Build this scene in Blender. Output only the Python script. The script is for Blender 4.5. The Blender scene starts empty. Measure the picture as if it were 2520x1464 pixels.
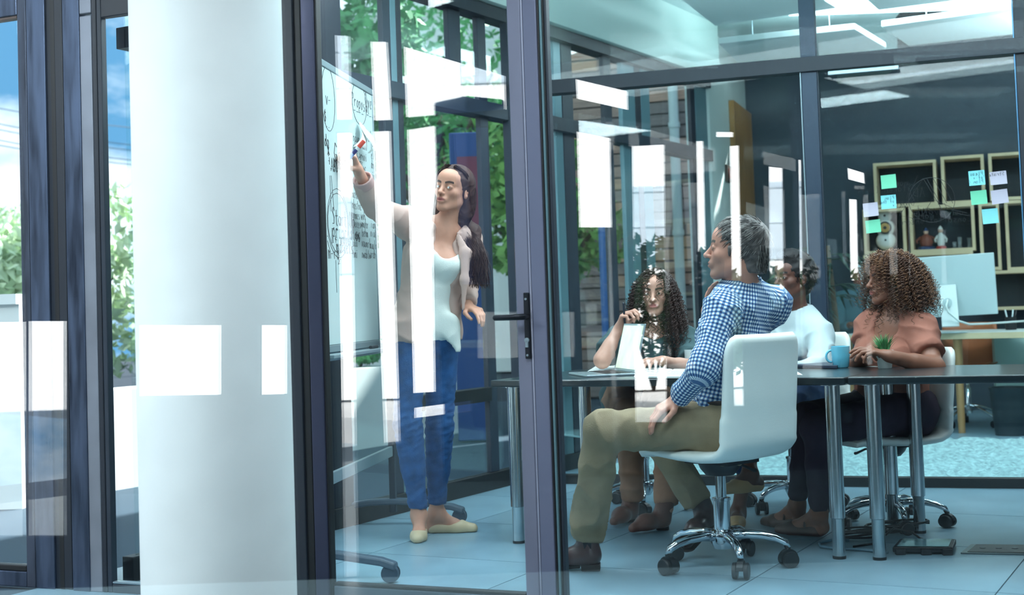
import bpy, bmesh, math, random
import numpy as np
from mathutils import Vector, Matrix
PI = math.pi
random.seed(7); np.random.seed(7)
SC = bpy.context.scene
COL = SC.collection
# ------------------------------------------------------------------ camera
FPX, CX, CY, CAMH = 3400.0, 1260.0, 603.0, 1.06
PITCH, ROLL = math.radians(2.6), 0.034
_F = Vector((0, math.cos(PITCH), math.sin(PITCH)))
_U0 = Vector((0, -math.sin(PITCH), math.cos(PITCH)))
_R0 = Vector((1, 0, 0))
_R = _R0 * math.cos(ROLL) - _U0 * math.sin(ROLL)
_U = _U0 * math.cos(ROLL) + _R0 * math.sin(ROLL)
cam = bpy.data.cameras.new('camera')
camo = bpy.data.objects.new('camera', cam); COL.objects.link(camo)
camo.matrix_world = Matrix(((_R.x, _U.x, -_F.x, 0), (_R.y, _U.y, -_F.y, 0), (_R.z, _U.z, -_F.z, CAMH), (0, 0, 0, 1)))
cam.sensor_width = 36; cam.lens = 36 * FPX / 2520
cam.shift_y = (CY - 732) / 2520
cam.clip_start = 0.05; cam.clip_end = 300
cam.dof.use_dof = True; cam.dof.focus_distance = 5.9; cam.dof.aperture_fstop = 3.2
SC.camera = camo
SC.view_settings.view_transform = 'Standard'; SC.view_settings.look = 'None'
SC.view_settings.gamma = 1; SC.view_settings.exposure = 0.10
SC.view_settings.use_curve_mapping = False
SC.cycles.transparent_max_bounces = 32
SC.cycles.max_bounces = 8
SC.cycles.sample_clamp_indirect = 6
# ------------------------------------------------------------------ world: blue sky with white clouds
w = bpy.data.worlds.new('sky'); SC.world = w; w.use_nodes = True
nt = w.node_tree; nt.nodes.clear()
def _n(nt, t, **k):
    n = nt.nodes.new(t)
    for a, b in k.items(): setattr(n, a, b)
    return n
tc = _n(nt, 'ShaderNodeTexCoord'); mp = _n(nt, 'ShaderNodeMapping'); mp.inputs['Scale'].default_value = (1, 1, 2.4)
no = _n(nt, 'ShaderNodeTexNoise'); no.inputs['Scale'].default_value = 3.1; no.inputs['Detail'].default_value = 8; no.inputs['Roughness'].default_value = .6
rp = _n(nt, 'ShaderNodeValToRGB')
rp.color_ramp.elements[0].position = .43; rp.color_ramp.elements[0].color = (.13, .36, .62, 1)
rp.color_ramp.elements[1].position = .56; rp.color_ramp.elements[1].color = (1.05, 1.18, 1.25, 1)
bg = _n(nt, 'ShaderNodeBackground'); bg.inputs['Strength'].default_value = 1.7
wo = _n(nt, 'ShaderNodeOutputWorld')
nt.links.new(tc.outputs['Generated'], mp.inputs[0]); nt.links.new(mp.outputs[0], no.inputs['Vector'])
nt.links.new(no.outputs['Fac'], rp.inputs[0]); nt.links.new(rp.outputs[0], bg.inputs[0]); nt.links.new(bg.outputs[0], wo.inputs[0])
# ------------------------------------------------------------------ sun
sl = bpy.data.lights.new('sun', 'SUN'); sl.energy = 21.0; sl.angle = math.radians(1.2); sl.color = (1, .97, .93)
so = bpy.data.objects.new('sun', sl); COL.objects.link(so)
so.rotation_euler = Vector((-.744, -.671, -.80)).to_track_quat('-Z', 'Y').to_euler()
# ------------------------------------------------------------------ added fill lights (area lights below and above each added glowing panel)
LIGHTS = [  # x, y, z, size x, size y, watts down, watts up
    (1.3, 6.1, 2.78, 2.4, 1.0, 62, 85), (-.35, 6.3, 2.78, 1.2, 1.4, 40, 25), (2.9, 6.0, 2.78, 1.2, 1.2, 18, 35),
    (3.3, 10.0, 3.24, 2.2, 1.2, 120, 0), (-3.3, 3.5, 2.9, 1.4, 1.4, 330, 10), (.7, 3.3, 3.0, 1.6, .6, 30, 0), (1.25, 4.95, 2.78, 1.4, .5, 34, 0), (-.5, 2.5, 3.0, 1.0, .6, 75, 0), (4.5, 9.3, 2.3, .8, .8, 30, 110)]
for i, (x, y, z, a, b, e, e2) in enumerate(LIGHTS):
    for q in (0, 1):
        if (e, e2)[q] == 0: continue
        l = bpy.data.lights.new('fill_light', 'AREA'); l.shape = 'RECTANGLE'; l.size = a; l.size_y = b; l.energy = (e, e2)[q]; l.color = (.88, .97, 1)
        o = bpy.data.objects.new('fill_light', l); COL.objects.link(o); o.location = (x, y, z + (-.03, .07)[q]); o.rotation_euler = (PI * q, 0, 0)
# uplights resting on the hanging ceiling panels
for x, y, z, a, b, e in ((2.3, 10.5, 3.09, 1.4, .5, 7), (2.9, 9.7, 3.10, 1.4, .5, 6)):
    l = bpy.data.lights.new('cove_light', 'AREA'); l.shape = 'RECTANGLE'; l.size = a; l.size_y = b; l.energy = e; l.color = (.9, .98, 1)
    o = bpy.data.objects.new('cove_light', l); COL.objects.link(o); o.location = (x, y, z); o.rotation_euler = (PI, 0, 0)

# ------------------------------------------------------------------ helpers
def at(px, py, Y):
    "the point of the photograph's ray (px, py) at distance Y in front of the camera"
    d = _R * ((px - CX) / FPX) + _U * ((CY - py) / FPX) + _F
    return Vector((0, 0, CAMH)) + d * (Y / d.y)
def ray(px, py):
    return _R * ((px - CX) / FPX) + _U * ((CY - py) / FPX) + _F
def onfloor(px, py, z=0):
    d = ray(px, py); return Vector((0, 0, CAMH)) + d * ((z - CAMH) / d.z)
def lin(c):
    "sRGB 0..255 triple to linear"
    return tuple(((v / 255) / 12.92 if v <= 10 else (((v / 255) + .055) / 1.055) ** 2.4) for v in c)
MATS = {}
def mat(name, col, rough=.5, metal=0, noise=0, nscale=20, bump=0, bscale=60, stretch=None, spec=.5, emit=0, attr=None, coat=0, sheen=0, trans=0):
    if name in MATS: return MATS[name]
    m = bpy.data.materials.new(name); m.use_nodes = True; MATS[name] = m
    t = m.node_tree; p = t.nodes['Principled BSDF']
    c = (*col, 1)
    p.inputs['Base Color'].default_value = c; p.inputs['Roughness'].default_value = rough; p.inputs['Metallic'].default_value = metal
    p.inputs['Specular IOR Level'].default_value = spec
    if coat: p.inputs['Coat Weight'].default_value = coat; p.inputs['Coat Roughness'].default_value = .1
    if sheen: p.inputs['Sheen Weight'].default_value = sheen
    if trans: p.inputs['Transmission Weight'].default_value = trans
    if emit: p.inputs['Emission Color'].default_value = c; p.inputs['Emission Strength'].default_value = emit
    src = None
    if attr:
        a = _n(t, 'ShaderNodeAttribute'); a.attribute_name = attr; src = a.outputs['Color']; t.links.new(src, p.inputs['Base Color'])
    co = _n(t, 'ShaderNodeTexCoord'); mpn = _n(t, 'ShaderNodeMapping')
    if stretch: mpn.inputs['Scale'].default_value = stretch
    t.links.new(co.outputs['Object'], mpn.inputs[0])
    if noise:
        n = _n(t, 'ShaderNodeTexNoise'); n.inputs['Scale'].default_value = nscale; n.inputs['Detail'].default_value = 6
        t.links.new(mpn.outputs[0], n.inputs['Vector'])
        mr = _n(t, 'ShaderNodeMapRange'); mr.inputs[1].default_value = .3; mr.inputs[2].default_value = .7; mr.inputs[3].default_value = 1 - noise; mr.inputs[4].default_value = 1 + noise
        t.links.new(n.outputs['Fac'], mr.inputs[0])
        mx = _n(t, 'ShaderNodeVectorMath', operation='MULTIPLY')
        if src: t.links.new(src, mx.inputs[0])
        else: mx.inputs[0].default_value = col
        t.links.new(mr.outputs[0], mx.inputs[1]); t.links.new(mx.outputs[0], p.inputs['Base Color'])
        if metal:
            m2 = _n(t, 'ShaderNodeMath', operation='MULTIPLY'); m2.inputs[1].default_value = rough; t.links.new(mr.outputs[0], m2.inputs[0]); t.links.new(m2.outputs[0], p.inputs['Roughness'])
    if bump:
        n = _n(t, 'ShaderNodeTexNoise'); n.inputs['Scale'].default_value = bscale; n.inputs['Detail'].default_value = 5
        t.links.new(mpn.outputs[0], n.inputs['Vector'])
        b = _n(t, 'ShaderNodeBump'); b.inputs['Strength'].default_value = bump; b.inputs['Distance'].default_value = .01
        t.links.new(n.outputs['Fac'], b.inputs['Height']); t.links.new(b.outputs[0], p.inputs['Normal'])
    return m
def glassmat(name, tint, refl, rough=0.0):
    if name in MATS: return MATS[name]
    m = bpy.data.materials.new(name); m.use_nodes = True; MATS[name] = m
    t = m.node_tree; t.nodes.clear()
    tr = _n(t, 'ShaderNodeBsdfTransparent'); tr.inputs[0].default_value = (*tint, 1)
    gl = _n(t, 'ShaderNodeBsdfGlossy'); gl.inputs['Roughness'].default_value = rough
    fr = _n(t, 'ShaderNodeLayerWeight'); fr.inputs[0].default_value = .5
    pw = _n(t, 'ShaderNodeMath', operation='POWER'); pw.inputs[1].default_value = 4.5; t.links.new(fr.outputs['Facing'], pw.inputs[0])
    ad = _n(t, 'ShaderNodeMath', operation='MULTIPLY_ADD'); ad.inputs[1].default_value = 1 - refl; ad.inputs[2].default_value = refl; ad.use_clamp = True
    mx = _n(t, 'ShaderNodeMixShader'); o = _n(t, 'ShaderNodeOutputMaterial')
    t.links.new(pw.outputs[0], ad.inputs[0]); t.links.new(ad.outputs[0], mx.inputs[0])
    t.links.new(tr.outputs[0], mx.inputs[1]); t.links.new(gl.outputs[0], mx.inputs[2]); t.links.new(mx.outputs[0], o.inputs[0])
    return m

class MB:
    def __init__(s): s.v = []; s.f = []
    def add(s, vs, fs):
        n = len(s.v); s.v += [tuple(v) for v in vs]; s.f += [tuple(i + n for i in f) for f in fs]; return s
    def box(s, lo, hi, M=None):
        x0, y0, z0 = lo; x1, y1, z1 = hi
        vs = [(x0, y0, z0), (x1, y0, z0), (x1, y1, z0), (x0, y1, z0), (x0, y0, z1), (x1, y0, z1), (x1, y1, z1), (x0, y1, z1)]
        if M is not None: vs = [M @ Vector(v) for v in vs]
        return s.add(vs, [(0, 3, 2, 1), (4, 5, 6, 7), (0, 1, 5, 4), (1, 2, 6, 5), (2, 3, 7, 6), (3, 0, 4, 7)])
    def hexa(s, b, t):
        return s.add(list(b) + list(t), [(0, 3, 2, 1), (4, 5, 6, 7), (0, 1, 5, 4), (1, 2, 6, 5), (2, 3, 7, 6), (3, 0, 4, 7)])
    def tube(s, pts, rs, n=10, caps=True, closed=False):
        pts = [Vector(p) for p in pts]
        if not hasattr(rs, '__len__'): rs = [rs] * len(pts)
        base = len(s.v); up = None; N = len(pts)
        for i, p in enumerate(pts):
            d = (pts[min(i + 1, N - 1)] - pts[max(i - 1, 0)])
            if closed: d = pts[(i + 1) % N] - pts[i - 1]
            if d.length < 1e-9: d = Vector((0, 0, 1))
            d.normalize()
            if up is None:
                up = d.orthogonal().normalized()
            else:
                up = (up - d * up.dot(d))
                up = up.normalized() if up.length > 1e-6 else d.orthogonal().normalized()
            q = d.cross(up)
            for k in range(n):
                a = 2 * PI * k / n
                s.v.append(tuple(p + (up * math.cos(a) + q * math.sin(a)) * rs[i]))
        for i in range(N if closed else N - 1):
            j = (i + 1) % N
            for k in range(n):
                k2 = (k + 1) % n
                s.f.append((base + i * n + k, base + i * n + k2, base + j * n + k2, base + j * n + k))
        if caps and not closed:
            s.f.append(tuple(base + k for k in reversed(range(n)))); s.f.append(tuple(base + (N - 1) * n + k for k in range(n)))
        return s
    def lathe(s, prof, c=(0, 0, 0), n=24, M=None):
        base = len(s.v)
        for r, z in prof:
            for k in range(n):
                a = 2 * PI * k / n; v = Vector((c[0] + r * math.cos(a), c[1] + r * math.sin(a), c[2] + z))
                s.v.append(tuple(M @ v if M is not None else v))
        for i in range(len(prof) - 1):
            for k in range(n):
                k2 = (k + 1) % n
                s.f.append((base + i * n + k, base + i * n + k2, base + (i + 1) * n + k2, base + (i + 1) * n + k))
        if prof[0][0] > 1e-6: s.f.append(tuple(base + k for k in reversed(range(n))))
        if prof[-1][0] > 1e-6: s.f.append(tuple(base + (len(prof) - 1) * n + k for k in range(n)))
        return s
    def ball(s, c, r, n=16, M=None):
        if not hasattr(r, '__len__'): r = (r, r, r)
        base = len(s.v); m = n // 2
        for i in range(m + 1):
            t = PI * i / m
            for k in range(n):
                a = 2 * PI * k / n
                v = Vector((r[0] * math.sin(t) * math.cos(a), r[1] * math.sin(t) * math.sin(a), r[2] * math.cos(t)))
                if M is not None: v = M @ v
                s.v.append(tuple(v + Vector(c)))
        for i in range(m):
            for k in range(n):
                k2 = (k + 1) % n
                s.f.append((base + i * n + k, base + (i + 1) * n + k, base + (i + 1) * n + k2, base + i * n + k2))
        return s
    def build(s, name, m, parent=None, smooth=False, bevel=0, seg=2, world=True):
        me = bpy.data.meshes.new(name); me.from_pydata(s.v, [], s.f); me.validate(); me.update()
        return link(name, me, m, parent, smooth, bevel, seg)
def link(name, me, m, parent=None, smooth=False, bevel=0, seg=2):
    o = bpy.data.objects.new(name, me); COL.objects.link(o)
    for x in (m if isinstance(m, (list, tuple)) else [m]): me.materials.append(x)
    if smooth is True: me.shade_smooth()
    elif smooth:
        me.shade_smooth()
        try: me.set_sharp_from_angle(angle=math.radians(smooth))
        except Exception: pass
    if bevel:
        b = o.modifiers.new('bevel', 'BEVEL'); b.width = bevel; b.segments = seg; b.limit_method = 'ANGLE'; b.angle_limit = math.radians(40)
    if parent is not None:
        o.parent = parent      # children are modelled in the parent's own coordinates
    return o
def tag(o, label=None, cat=None, group=None, kind=None):
    if label: o['label'] = label
    if cat: o['category'] = cat
    if group: o['group'] = group
    if kind: o['kind'] = kind
    return o
def thing(name, label=None, cat=None, loc=(0, 0, 0), rz=0, group=None, kind=None):
    o = bpy.data.objects.new(name, None); COL.objects.link(o); o.empty_display_size = .1
    o.location = loc; o.rotation_euler = (0, 0, rz)
    return tag(o, label, cat, group, kind)
def copy_tree(o, parent=None):
    c = o.copy(); COL.objects.link(c)
    if parent is not None: c.parent = parent
    for ch in list(KIDS.get(o.name, [])) or [x for x in COL.objects if x.parent == o]: copy_tree(ch, c)
    return c
KIDS = {}

class Plane:
    "a vertical wall plane; u runs along it, s is the distance along u, h the height"
    def __init__(s, A, B):
        s.O = Vector((A[0], A[1], 0)); s.u = Vector((B[0] - A[0], B[1] - A[1], 0)).normalized()
        s.n = Vector((-s.u.y, s.u.x, 0))         # points away from the camera for u running right
        s.M = Matrix(((s.u.x, s.n.x, 0, s.O.x), (s.u.y, s.n.y, 0, s.O.y), (0, 0, 1, 0), (0, 0, 0, 1)))
    def sh(s, px, py, off=0):
        d = ray(px, py); C = Vector((0, 0, CAMH))
        t = (s.O + s.n * off - C).dot(s.n) / d.dot(s.n); P = C + d * t
        return (P - s.O).dot(s.u), P.z
    def pt(s, a, h, off=0): return s.O + s.u * a + s.n * off + Vector((0, 0, h))
    def box(s, mb, s0, s1, d0, d1, h0, h1):
        return mb.box((s0, d0, h0), (s1, d1, h1), s.M)
def circ(c, r, n, a0=0, a1=2 * PI): return [(c[0] + r * math.cos(a0 + (a1 - a0) * i / n), c[1] + r * math.sin(a0 + (a1 - a0) * i / n)) for i in range(n + 1)]

# stroke handwriting: polylines on a 1 x 1 letter box
GL = {'a': [[(.8, .6), (.4, .7), (.1, .35), (.4, 0), (.8, .3), (.8, .65), (.85, 0)]], 'b': [[(.1, 1.2), (.1, 0), (.6, 0), (.8, .35), (.5, .65), (.1, .4)]],
      'c': [[(.8, .6), (.4, .7), (.1, .3), (.4, 0), (.8, .1)]], 'd': [[(.8, 1.2), (.8, 0)], [(.8, .5), (.4, .7), (.1, .3), (.4, 0), (.8, .2)]],
      'e': [[(.1, .35), (.7, .4), (.6, .7), (.2, .6), (.1, .25), (.4, 0), (.8, .1)]], 'f': [[(.8, 1.1), (.5, 1.2), (.35, 0)], [(.1, .6), (.7, .6)]],
      'g': [[(.8, .6), (.4, .7), (.1, .35), (.4, 0), (.8, .3), (.8, .65), (.75, -.4), (.2, -.4)]], 'h': [[(.1, 1.2), (.1, 0)], [(.1, .4), (.5, .7), (.75, .4), (.8, 0)]],
      'i': [[(.4, .65), (.4, 0)], [(.4, .9), (.42, .95)]], 'l': [[(.4, 1.2), (.35, .1), (.6, 0)]], 'm': [[(.05, .65), (.1, 0)], [(.1, .5), (.35, .65), (.45, 0)], [(.45, .5), (.75, .65), (.9, 0)]],
      'n': [[(.1, .65), (.15, 0)], [(.15, .4), (.5, .68), (.75, .4), (.8, 0)]], 'o': [[(.5, .7), (.1, .4), (.4, 0), (.8, .3), (.5, .7)]],
      'p': [[(.1, .65), (.1, -.4)], [(.1, .5), (.5, .7), (.8, .4), (.5, .05), (.1, .15)]], 'r': [[(.15, .65), (.2, 0)], [(.2, .4), (.5, .65), (.8, .6)]],
      's': [[(.75, .65), (.3, .65), (.25, .4), (.7, .3), (.6, 0), (.1, .05)]], 't': [[(.45, 1.1), (.4, .1), (.7, 0)], [(.1, .7), (.8, .72)]],
      'u': [[(.1, .65), (.15, .1), (.5, 0), (.75, .2), (.8, .65), (.85, 0)]], 'v': [[(.1, .65), (.45, 0), (.8, .65)]], 'w': [[(.05, .65), (.25, 0), (.5, .5), (.7, 0), (.95, .65)]],
      'y': [[(.1, .65), (.45, .05)], [(.8, .65), (.3, -.4)]], 'x': [[(.1, .65), (.8, 0)], [(.8, .65), (.1, 0)]], 'k': [[(.1, 1.2), (.1, 0)], [(.7, .65), (.1, .3), (.8, 0)]],
      '*': [[(.1, .3), (.6, .8)], [(.1, .8), (.6, .3)], [(.35, .2), (.35, .9)]], '-': [[(.1, .4), (.7, .42)]], ' ': [], '.': [[(.3, 0), (.35, .05)]], '3': [[(.1, 1), (.7, 1), (.4, .6), (.75, .3), (.1, 0)]],
      'A': [[(0, 0), (.45, 1.2), (.9, 0)], [(.2, .45), (.7, .45)]], 'D': [[(.1, 0), (.1, 1.2), (.8, .9), (.8, .3), (.1, 0)]], 'G': [[(.85, 1), (.4, 1.2), (.05, .6), (.4, 0), (.85, .2), (.85, .5), (.5, .5)]],
      'S': [[(.8, 1.05), (.4, 1.2), (.1, .9), (.7, .5), (.6, .05), (.1, .1)]], 'P': [[(.1, 0), (.1, 1.2), (.7, 1.1), (.7, .7), (.1, .6)]], 'C': [[(.85, 1.05), (.4, 1.2), (.05, .6), (.4, 0), (.85, .15)]],
      'O': [[(.5, 1.2), (.05, .6), (.5, 0), (.9, .6), (.5, 1.2)]], 'U': [[(.1, 1.2), (.12, .2), (.5, 0), (.8, .2), (.85, 1.2)]], 'B': [[(.1, 0), (.1, 1.2), (.65, 1.05), (.6, .7), (.1, .65), (.75, .45), (.7, .05), (.1, 0)]],
      'F': [[(.1, 0), (.1, 1.2), (.8, 1.2)], [(.1, .65), (.6, .65)]], '+': [[(.1, .4), (.7, .4)], [(.4, .1), (.4, .7)]], '$': [[(.8, .9), (.3, 1), (.1, .8), (.7, .4), (.5, .1), (.05, .2)], [(.42, 1.2), (.38, -.1)]]}
def write(mb, text, fn, x, y, size, r=.0012, mirror=False, rnd=random.Random(3)):
    "strokes of a handwritten word; fn maps (x, y) on the sheet to a world point"
    adv = size * .62; X = 0
    for ch in text:
        for st in GL.get(ch, GL.get(ch.lower(), [])):
            ps = []
            for (a, b) in st:
                xx = X + a * size * .55 + rnd.uniform(-.03, .03) * size; yy = b * size * .8 + rnd.uniform(-.03, .03) * size
                ps.append(fn(x + (-xx if mirror else xx), y + yy))
            if len(ps) > 1: mb.tube(ps, r, n=4)
        X += adv
# ================================================================== the setting
STEEL = mat('brushed_steel', lin((74, 86, 108)), .42, .85, noise=.35, nscale=9, stretch=(3, 3, .35), bump=.05, bscale=90)
DARK = mat('dark_frame', lin((30, 42, 56)), .5, 0, noise=.1, nscale=8)
NAVY = mat('navy_frame', lin((20, 29, 42)), .5, 0)
BLACK = mat('black_gasket', lin((10, 13, 18)), .5)
GREY = mat('grey_aluminium', lin((124, 127, 148)), .4, .25, noise=.06, nscale=14, stretch=(1, 1, .2))
LIGHTAL = mat('pale_aluminium', lin((150, 170, 180)), .3, .6)
TEAL = mat('teal_frame', lin((98, 132, 142)), .4, .3)
WHITE = mat('white_plaster', lin((226, 232, 233)), .62, noise=.035, nscale=5, bump=.12, bscale=14)
CEIL = mat('ceiling_white', lin((205, 222, 222)), .7)
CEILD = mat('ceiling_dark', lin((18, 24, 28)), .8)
WALLG = mat('wall_charcoal', lin((66, 80, 92)), .75, noise=.05, nscale=4)
G_OUT = glassmat('outer_glass', (.985, .995, 1.0), .14)
G_MID = glassmat('door_glass', (.95, .99, .995), .025)
G_PART = glassmat('partition_glass', (.95, .985, .985), .02)
G_WIN = glassmat('window_glass', (.94, .985, .98), .03)

FW = Plane((-1.95, 5.64), (-.34, 4.93))
WW = Plane((-1.6, 5.70), (-.6, 7.432))
PT = Plane((.23, 8.35), (2.70, 7.48))
BW = Plane((2.28, 13.15), (4.55, 12.35))
def S(pl, px, py=757): return pl.sh(px, py)[0]
def H(pl, px, py): return pl.sh(px, py)[1]
def struct(o, label=None): return tag(o, label, kind='structure')

# ---- floor: square tiles laid with open joints on a dark bed
TH = math.radians(28); TU = Vector((math.cos(TH), -math.sin(TH), 0)); TV = Vector((math.sin(TH), math.cos(TH), 0))
mb = MB(); pts = [(-6, 1.0), (-2.2, 5.55), (7.5, 15.5), (7.5, -4), (-6, -4)]
fl = MB().box((-7, -4, -.2), (8, 16, -.012)).build('floor', mat('floor_bed', lin((40, 62, 78)), .8))
struct(fl, 'floor of square blue-grey stone tiles with thin dark joints')
TILEM = mat('floor_tile', lin((120, 152, 168)), .34, noise=.16, nscale=3.2, bump=.10, bscale=120, spec=.5, coat=.12)
tm = MB().box((-.4375, -.4375, -.012), (.4375, .4375, 0)); tmesh = None
def inroom(x, y):
    return (Vector((x, y, 0)) - FW.O).dot(FW.n) > -.75 and (Vector((x, y, 0)) - WW.O).dot(WW.n) < .62 and x < 5.4
for i in range(-6, 10):
    for j in range(-3, 11):
        c = TU * (-2.6 + .88 * (i + .5)) + TV * (5.13 + .88 * (j + .5))
        if not inroom(c.x, c.y) or c.y > 13.6: continue
        if tmesh is None:
            o = tm.build('tile', TILEM, fl, bevel=.0015, seg=1); tmesh = o.data
        else:
            o = bpy.data.objects.new('tile', tmesh); COL.objects.link(o); o.parent = fl
        o.matrix_world = Matrix.Translation(c) @ Matrix.Rotation(-TH, 4, 'Z') ; o.location = c; o.rotation_euler = (0, 0, -TH)
lob = MB().add([(-6, -4, -.011), (8, -4, -.011), (8, 2.0, -.011), (-.3, 4.62, -.011), (-2.1, 5.5, -.011), (-6, 7.2, -.011), (-6, -4, 0), (8, -4, 0), (8, 2.0, 0), (-.3, 4.62, 0), (-2.1, 5.5, 0), (-6, 7.2, 0)],
               [(6, 7, 8, 9, 10, 11), (0, 6, 11, 5), (5, 4, 3, 2, 1, 0)]).build('lobby_floor', mat('lobby_concrete', lin((104, 122, 128)), .45, noise=.12, nscale=2))
struct(lob)
# ---- outdoor deck of blue pavers
dk = MB().box((-26, 4, -.3), (10, 40, -.035)).build('outdoor_deck', mat('deck_bed', lin((12, 30, 46)), .9)); struct(dk)
PAV = mat('blue_paver', lin((28, 100, 168)), .7, noise=.2, nscale=8, bump=.2, bscale=60)
pm = None
for i in range(-8, 6):
    for j in range(0, 9):
        c = Vector((-1.9, 5.9, 0)) + WW.u * (.62 * (j + .2)) + WW.n * (.62 * (i + 8.55) - .0)
        if pm is None: o = MB().box((-.305, -.305, -.035), (.305, .305, -.015)).build('paver', PAV, dk); pm = o.data
        else: o = bpy.data.objects.new('paver', pm); COL.objects.link(o); o.parent = dk
        o.location = c; o.rotation_euler = (0, 0, math.radians(60))

# ---- ceilings and enclosing walls (what closes the building around the view)
cz = 3.34
P1 = WW.pt(-.35, 0, .1); 
def poly(name, pts, z0, z1, m, parent=None):
    n = len(pts); b = MB().add([(p[0], p[1], z0) for p in pts] + [(p[0], p[1], z1) for p in pts],
        [tuple(range(n))[::-1], tuple(range(n, 2 * n))] + [(i, (i + 1) % n, n + (i + 1) % n, n + i) for i in range(n)])
    return b.build(name, m, parent)
a = WW.pt(-.2, 0, .15); b = WW.pt(6.1, 0, .15)
struct(poly('ceiling', [(a.x, a.y), (5.6, 2.3), (5.6, 9.2), (3.1, 10.2), (3.35, 12.4), (2.2, 13.6), (b.x, b.y)], cz, cz + .2, CEIL), 'pale ceiling')
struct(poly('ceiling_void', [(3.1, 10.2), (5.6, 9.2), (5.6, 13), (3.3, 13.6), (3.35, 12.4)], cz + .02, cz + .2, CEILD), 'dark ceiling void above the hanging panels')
struct(poly('lobby_ceiling', [(-2.6, 5.85), (-5.2, -3.4), (5.6, -3.4), (5.6, 2.6)], cz, cz + .2, CEILD))
struct(MB().box((5.45, -3.4, 0), (5.6, 13, cz)).build('wall_right', WALLG))
mb = MB(); BW.box(mb, -.05, 4.3, 0, .2, 0, cz + .02)
struct(mb.build('wall_back', WALLG), 'charcoal wall behind the box shelves')
# white pier between the window wall and the charcoal wall, with an orange wooden panel door
PR = Plane((1.66, 11.30), (2.28, 13.15))
mb = MB(); PR.box(mb, 0, 1.95, 0, .2, 0, cz)
struct(mb.build('wall_left', mat('pier_white', lin((214, 224, 220)), .6)), 'white wall piece right of the window wall')
dr = MB(); s0, h0 = PR.sh(1792, 247); s1, _ = PR.sh(1850, 260)
PR.box(dr, s0, s1, -.05, -.002, .02, h0)
door = struct(dr.build('door_2', mat('door_wood', lin((178, 128, 74)), .45, noise=.2, nscale=6, stretch=(4, 4, .5)), bevel=.004), 'orange wooden door in the white wall')
hb = MB(); hb.tube([PR.pt(s0 + .09, 1.02, -.05), PR.pt(s0 + .09, 1.02, -.10), PR.pt(s0 + .2, 1.02, -.10)], .011, 8); hb.build('handle', LIGHTAL, door, True)
pc = MB(); a, h = PR.sh(1783, 405); b, h2 = PR.sh(1794, 450); PR.box(pc, a, b, -.025, -.002, h2, h)
pic = tag(pc.build('picture_frame', mat('dark_wood', lin((88, 74, 66)), .5), bevel=.003), 'small framed print hanging on the white wall beside the wooden door', 'picture')
pc = MB(); PR.box(pc, a + .03, b - .03, -.03, -.024, h2 + .03, h - .03); pc.build('print', mat('print', lin((170, 98, 84)), .6, noise=.4, nscale=12), pic)

# ---- front glazed wall: posts, panes, the door
def fwbox(name, px0, px1, d0, d1, h0, h1, m, parent=None, bevel=.004):
    d1 = min(d1, .008)
    if d0 < -.015 and name != 'handle_plate': d0 = -.02 + d0 * .14
    mb = MB(); FW.box(mb, FW.sh(px0, 757, d0)[0], FW.sh(px1, 757, d0)[0], d0, d1, h0, h1); return mb.build(name, m, parent, bevel=bevel)
t1 = fwbox('trim_1', 76, 122, -.10, .05, 0, cz, STEEL); struct(t1, 'brushed steel post, leftmost')
fwbox('edge_strip', 54, 75.5, -.07, .05, 0, cz, mat('steel_side', lin((66, 74, 90)), .5, .7, noise=.3, nscale=9, stretch=(3, 3, .4)), t1)
t2 = fwbox('trim_2', 166, 208, -.10, .05, 0, cz, STEEL); struct(t2, 'brushed steel post left of the white column')
h = H(FW, 215, 40)
fwbox('edge_strip', 208.5, 238, -.07, .05, 0, h - .004, mat('steel_pale', lin((134, 140, 152)), .5, .6, noise=.1, nscale=8), t2)
fwbox('edge_strip', 208.5, 238, -.07, .05, h + .004, cz, MATS['steel_pale'], t2)
t3 = fwbox('trim_3', 122.5, 165.5, -.02, .05, 0, cz, NAVY); struct(t3, 'black recessed frame between the two steel posts')
fwbox('groove', 136, 146, -.026, -.02, 0, cz, BLACK, t3, bevel=0)
t4 = fwbox('trim_4', 238.5, 250, -.055, .05, 0, cz, NAVY); struct(t4)
fwbox('gasket', 251, 262, -.04, .05, 0, cz, DARK, t4)
# left panes
w1 = thing('window_1'); struct(w1, 'tall pane left of the steel posts')
hb0, hb1, hb2 = H(FW, 30, 1441), H(FW, 30, 1401), H(FW, 30, 1386)
fwbox('bottom_rail', -420, 53.5, -.07, .05, 0.0, hb1, STEEL, w1)
fwbox('gasket', -420, 53.5, -.05, .05, hb1 + .001, hb2, BLACK, w1)
ht = H(FW, 20, 46); fwbox('gasket', -420, 53.5, -.05, .05, ht - .012, ht, mat('rust_trim', lin((96, 78, 70)), .6), w1)
fwbox('top_rail', -420, 53.5, -.07, .05, ht + .001, ht + .5, STEEL, w1)
fwbox('pane', -420, 53.5, 0, .01, hb2, ht - .012, G_MID, w1, bevel=0)
w2 = thing('window_2'); struct(w2, 'narrow pane between the steel post and the white column')
hb1 = H(FW, 300, 1428)
fwbox('top_rail', 262.5, 705, -.05, .05, H(FW, 290, 42), H(FW, 290, 42) + .12, NAVY, w2)
fwbox('bottom_rail', 262.5, 705, -.05, .05, 0, hb1 - .01, DARK, w2); fwbox('sill', 262.5, 705, -.06, .05, hb1 - .009, hb1, LIGHTAL, w2)
fwbox('pane', 262.5, 705, 0, .01, hb1, H(FW, 290, 42), G_MID, w2, bevel=0)
# cluster of jambs left of the door
t5 = fwbox('trim_5', 690, 738, -.10, .06, 0, cz, NAVY); struct(t5, 'navy door jamb beside the white column')
fwbox('groove', 738.5, 758, -.03, .06, 0, cz, BLACK, t5)
fwbox('door_frame', 758.5, 790, -.12, .06, 0, cz, mat('violet_frame', lin((60, 62, 84)), .34, .5), t5)
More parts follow.
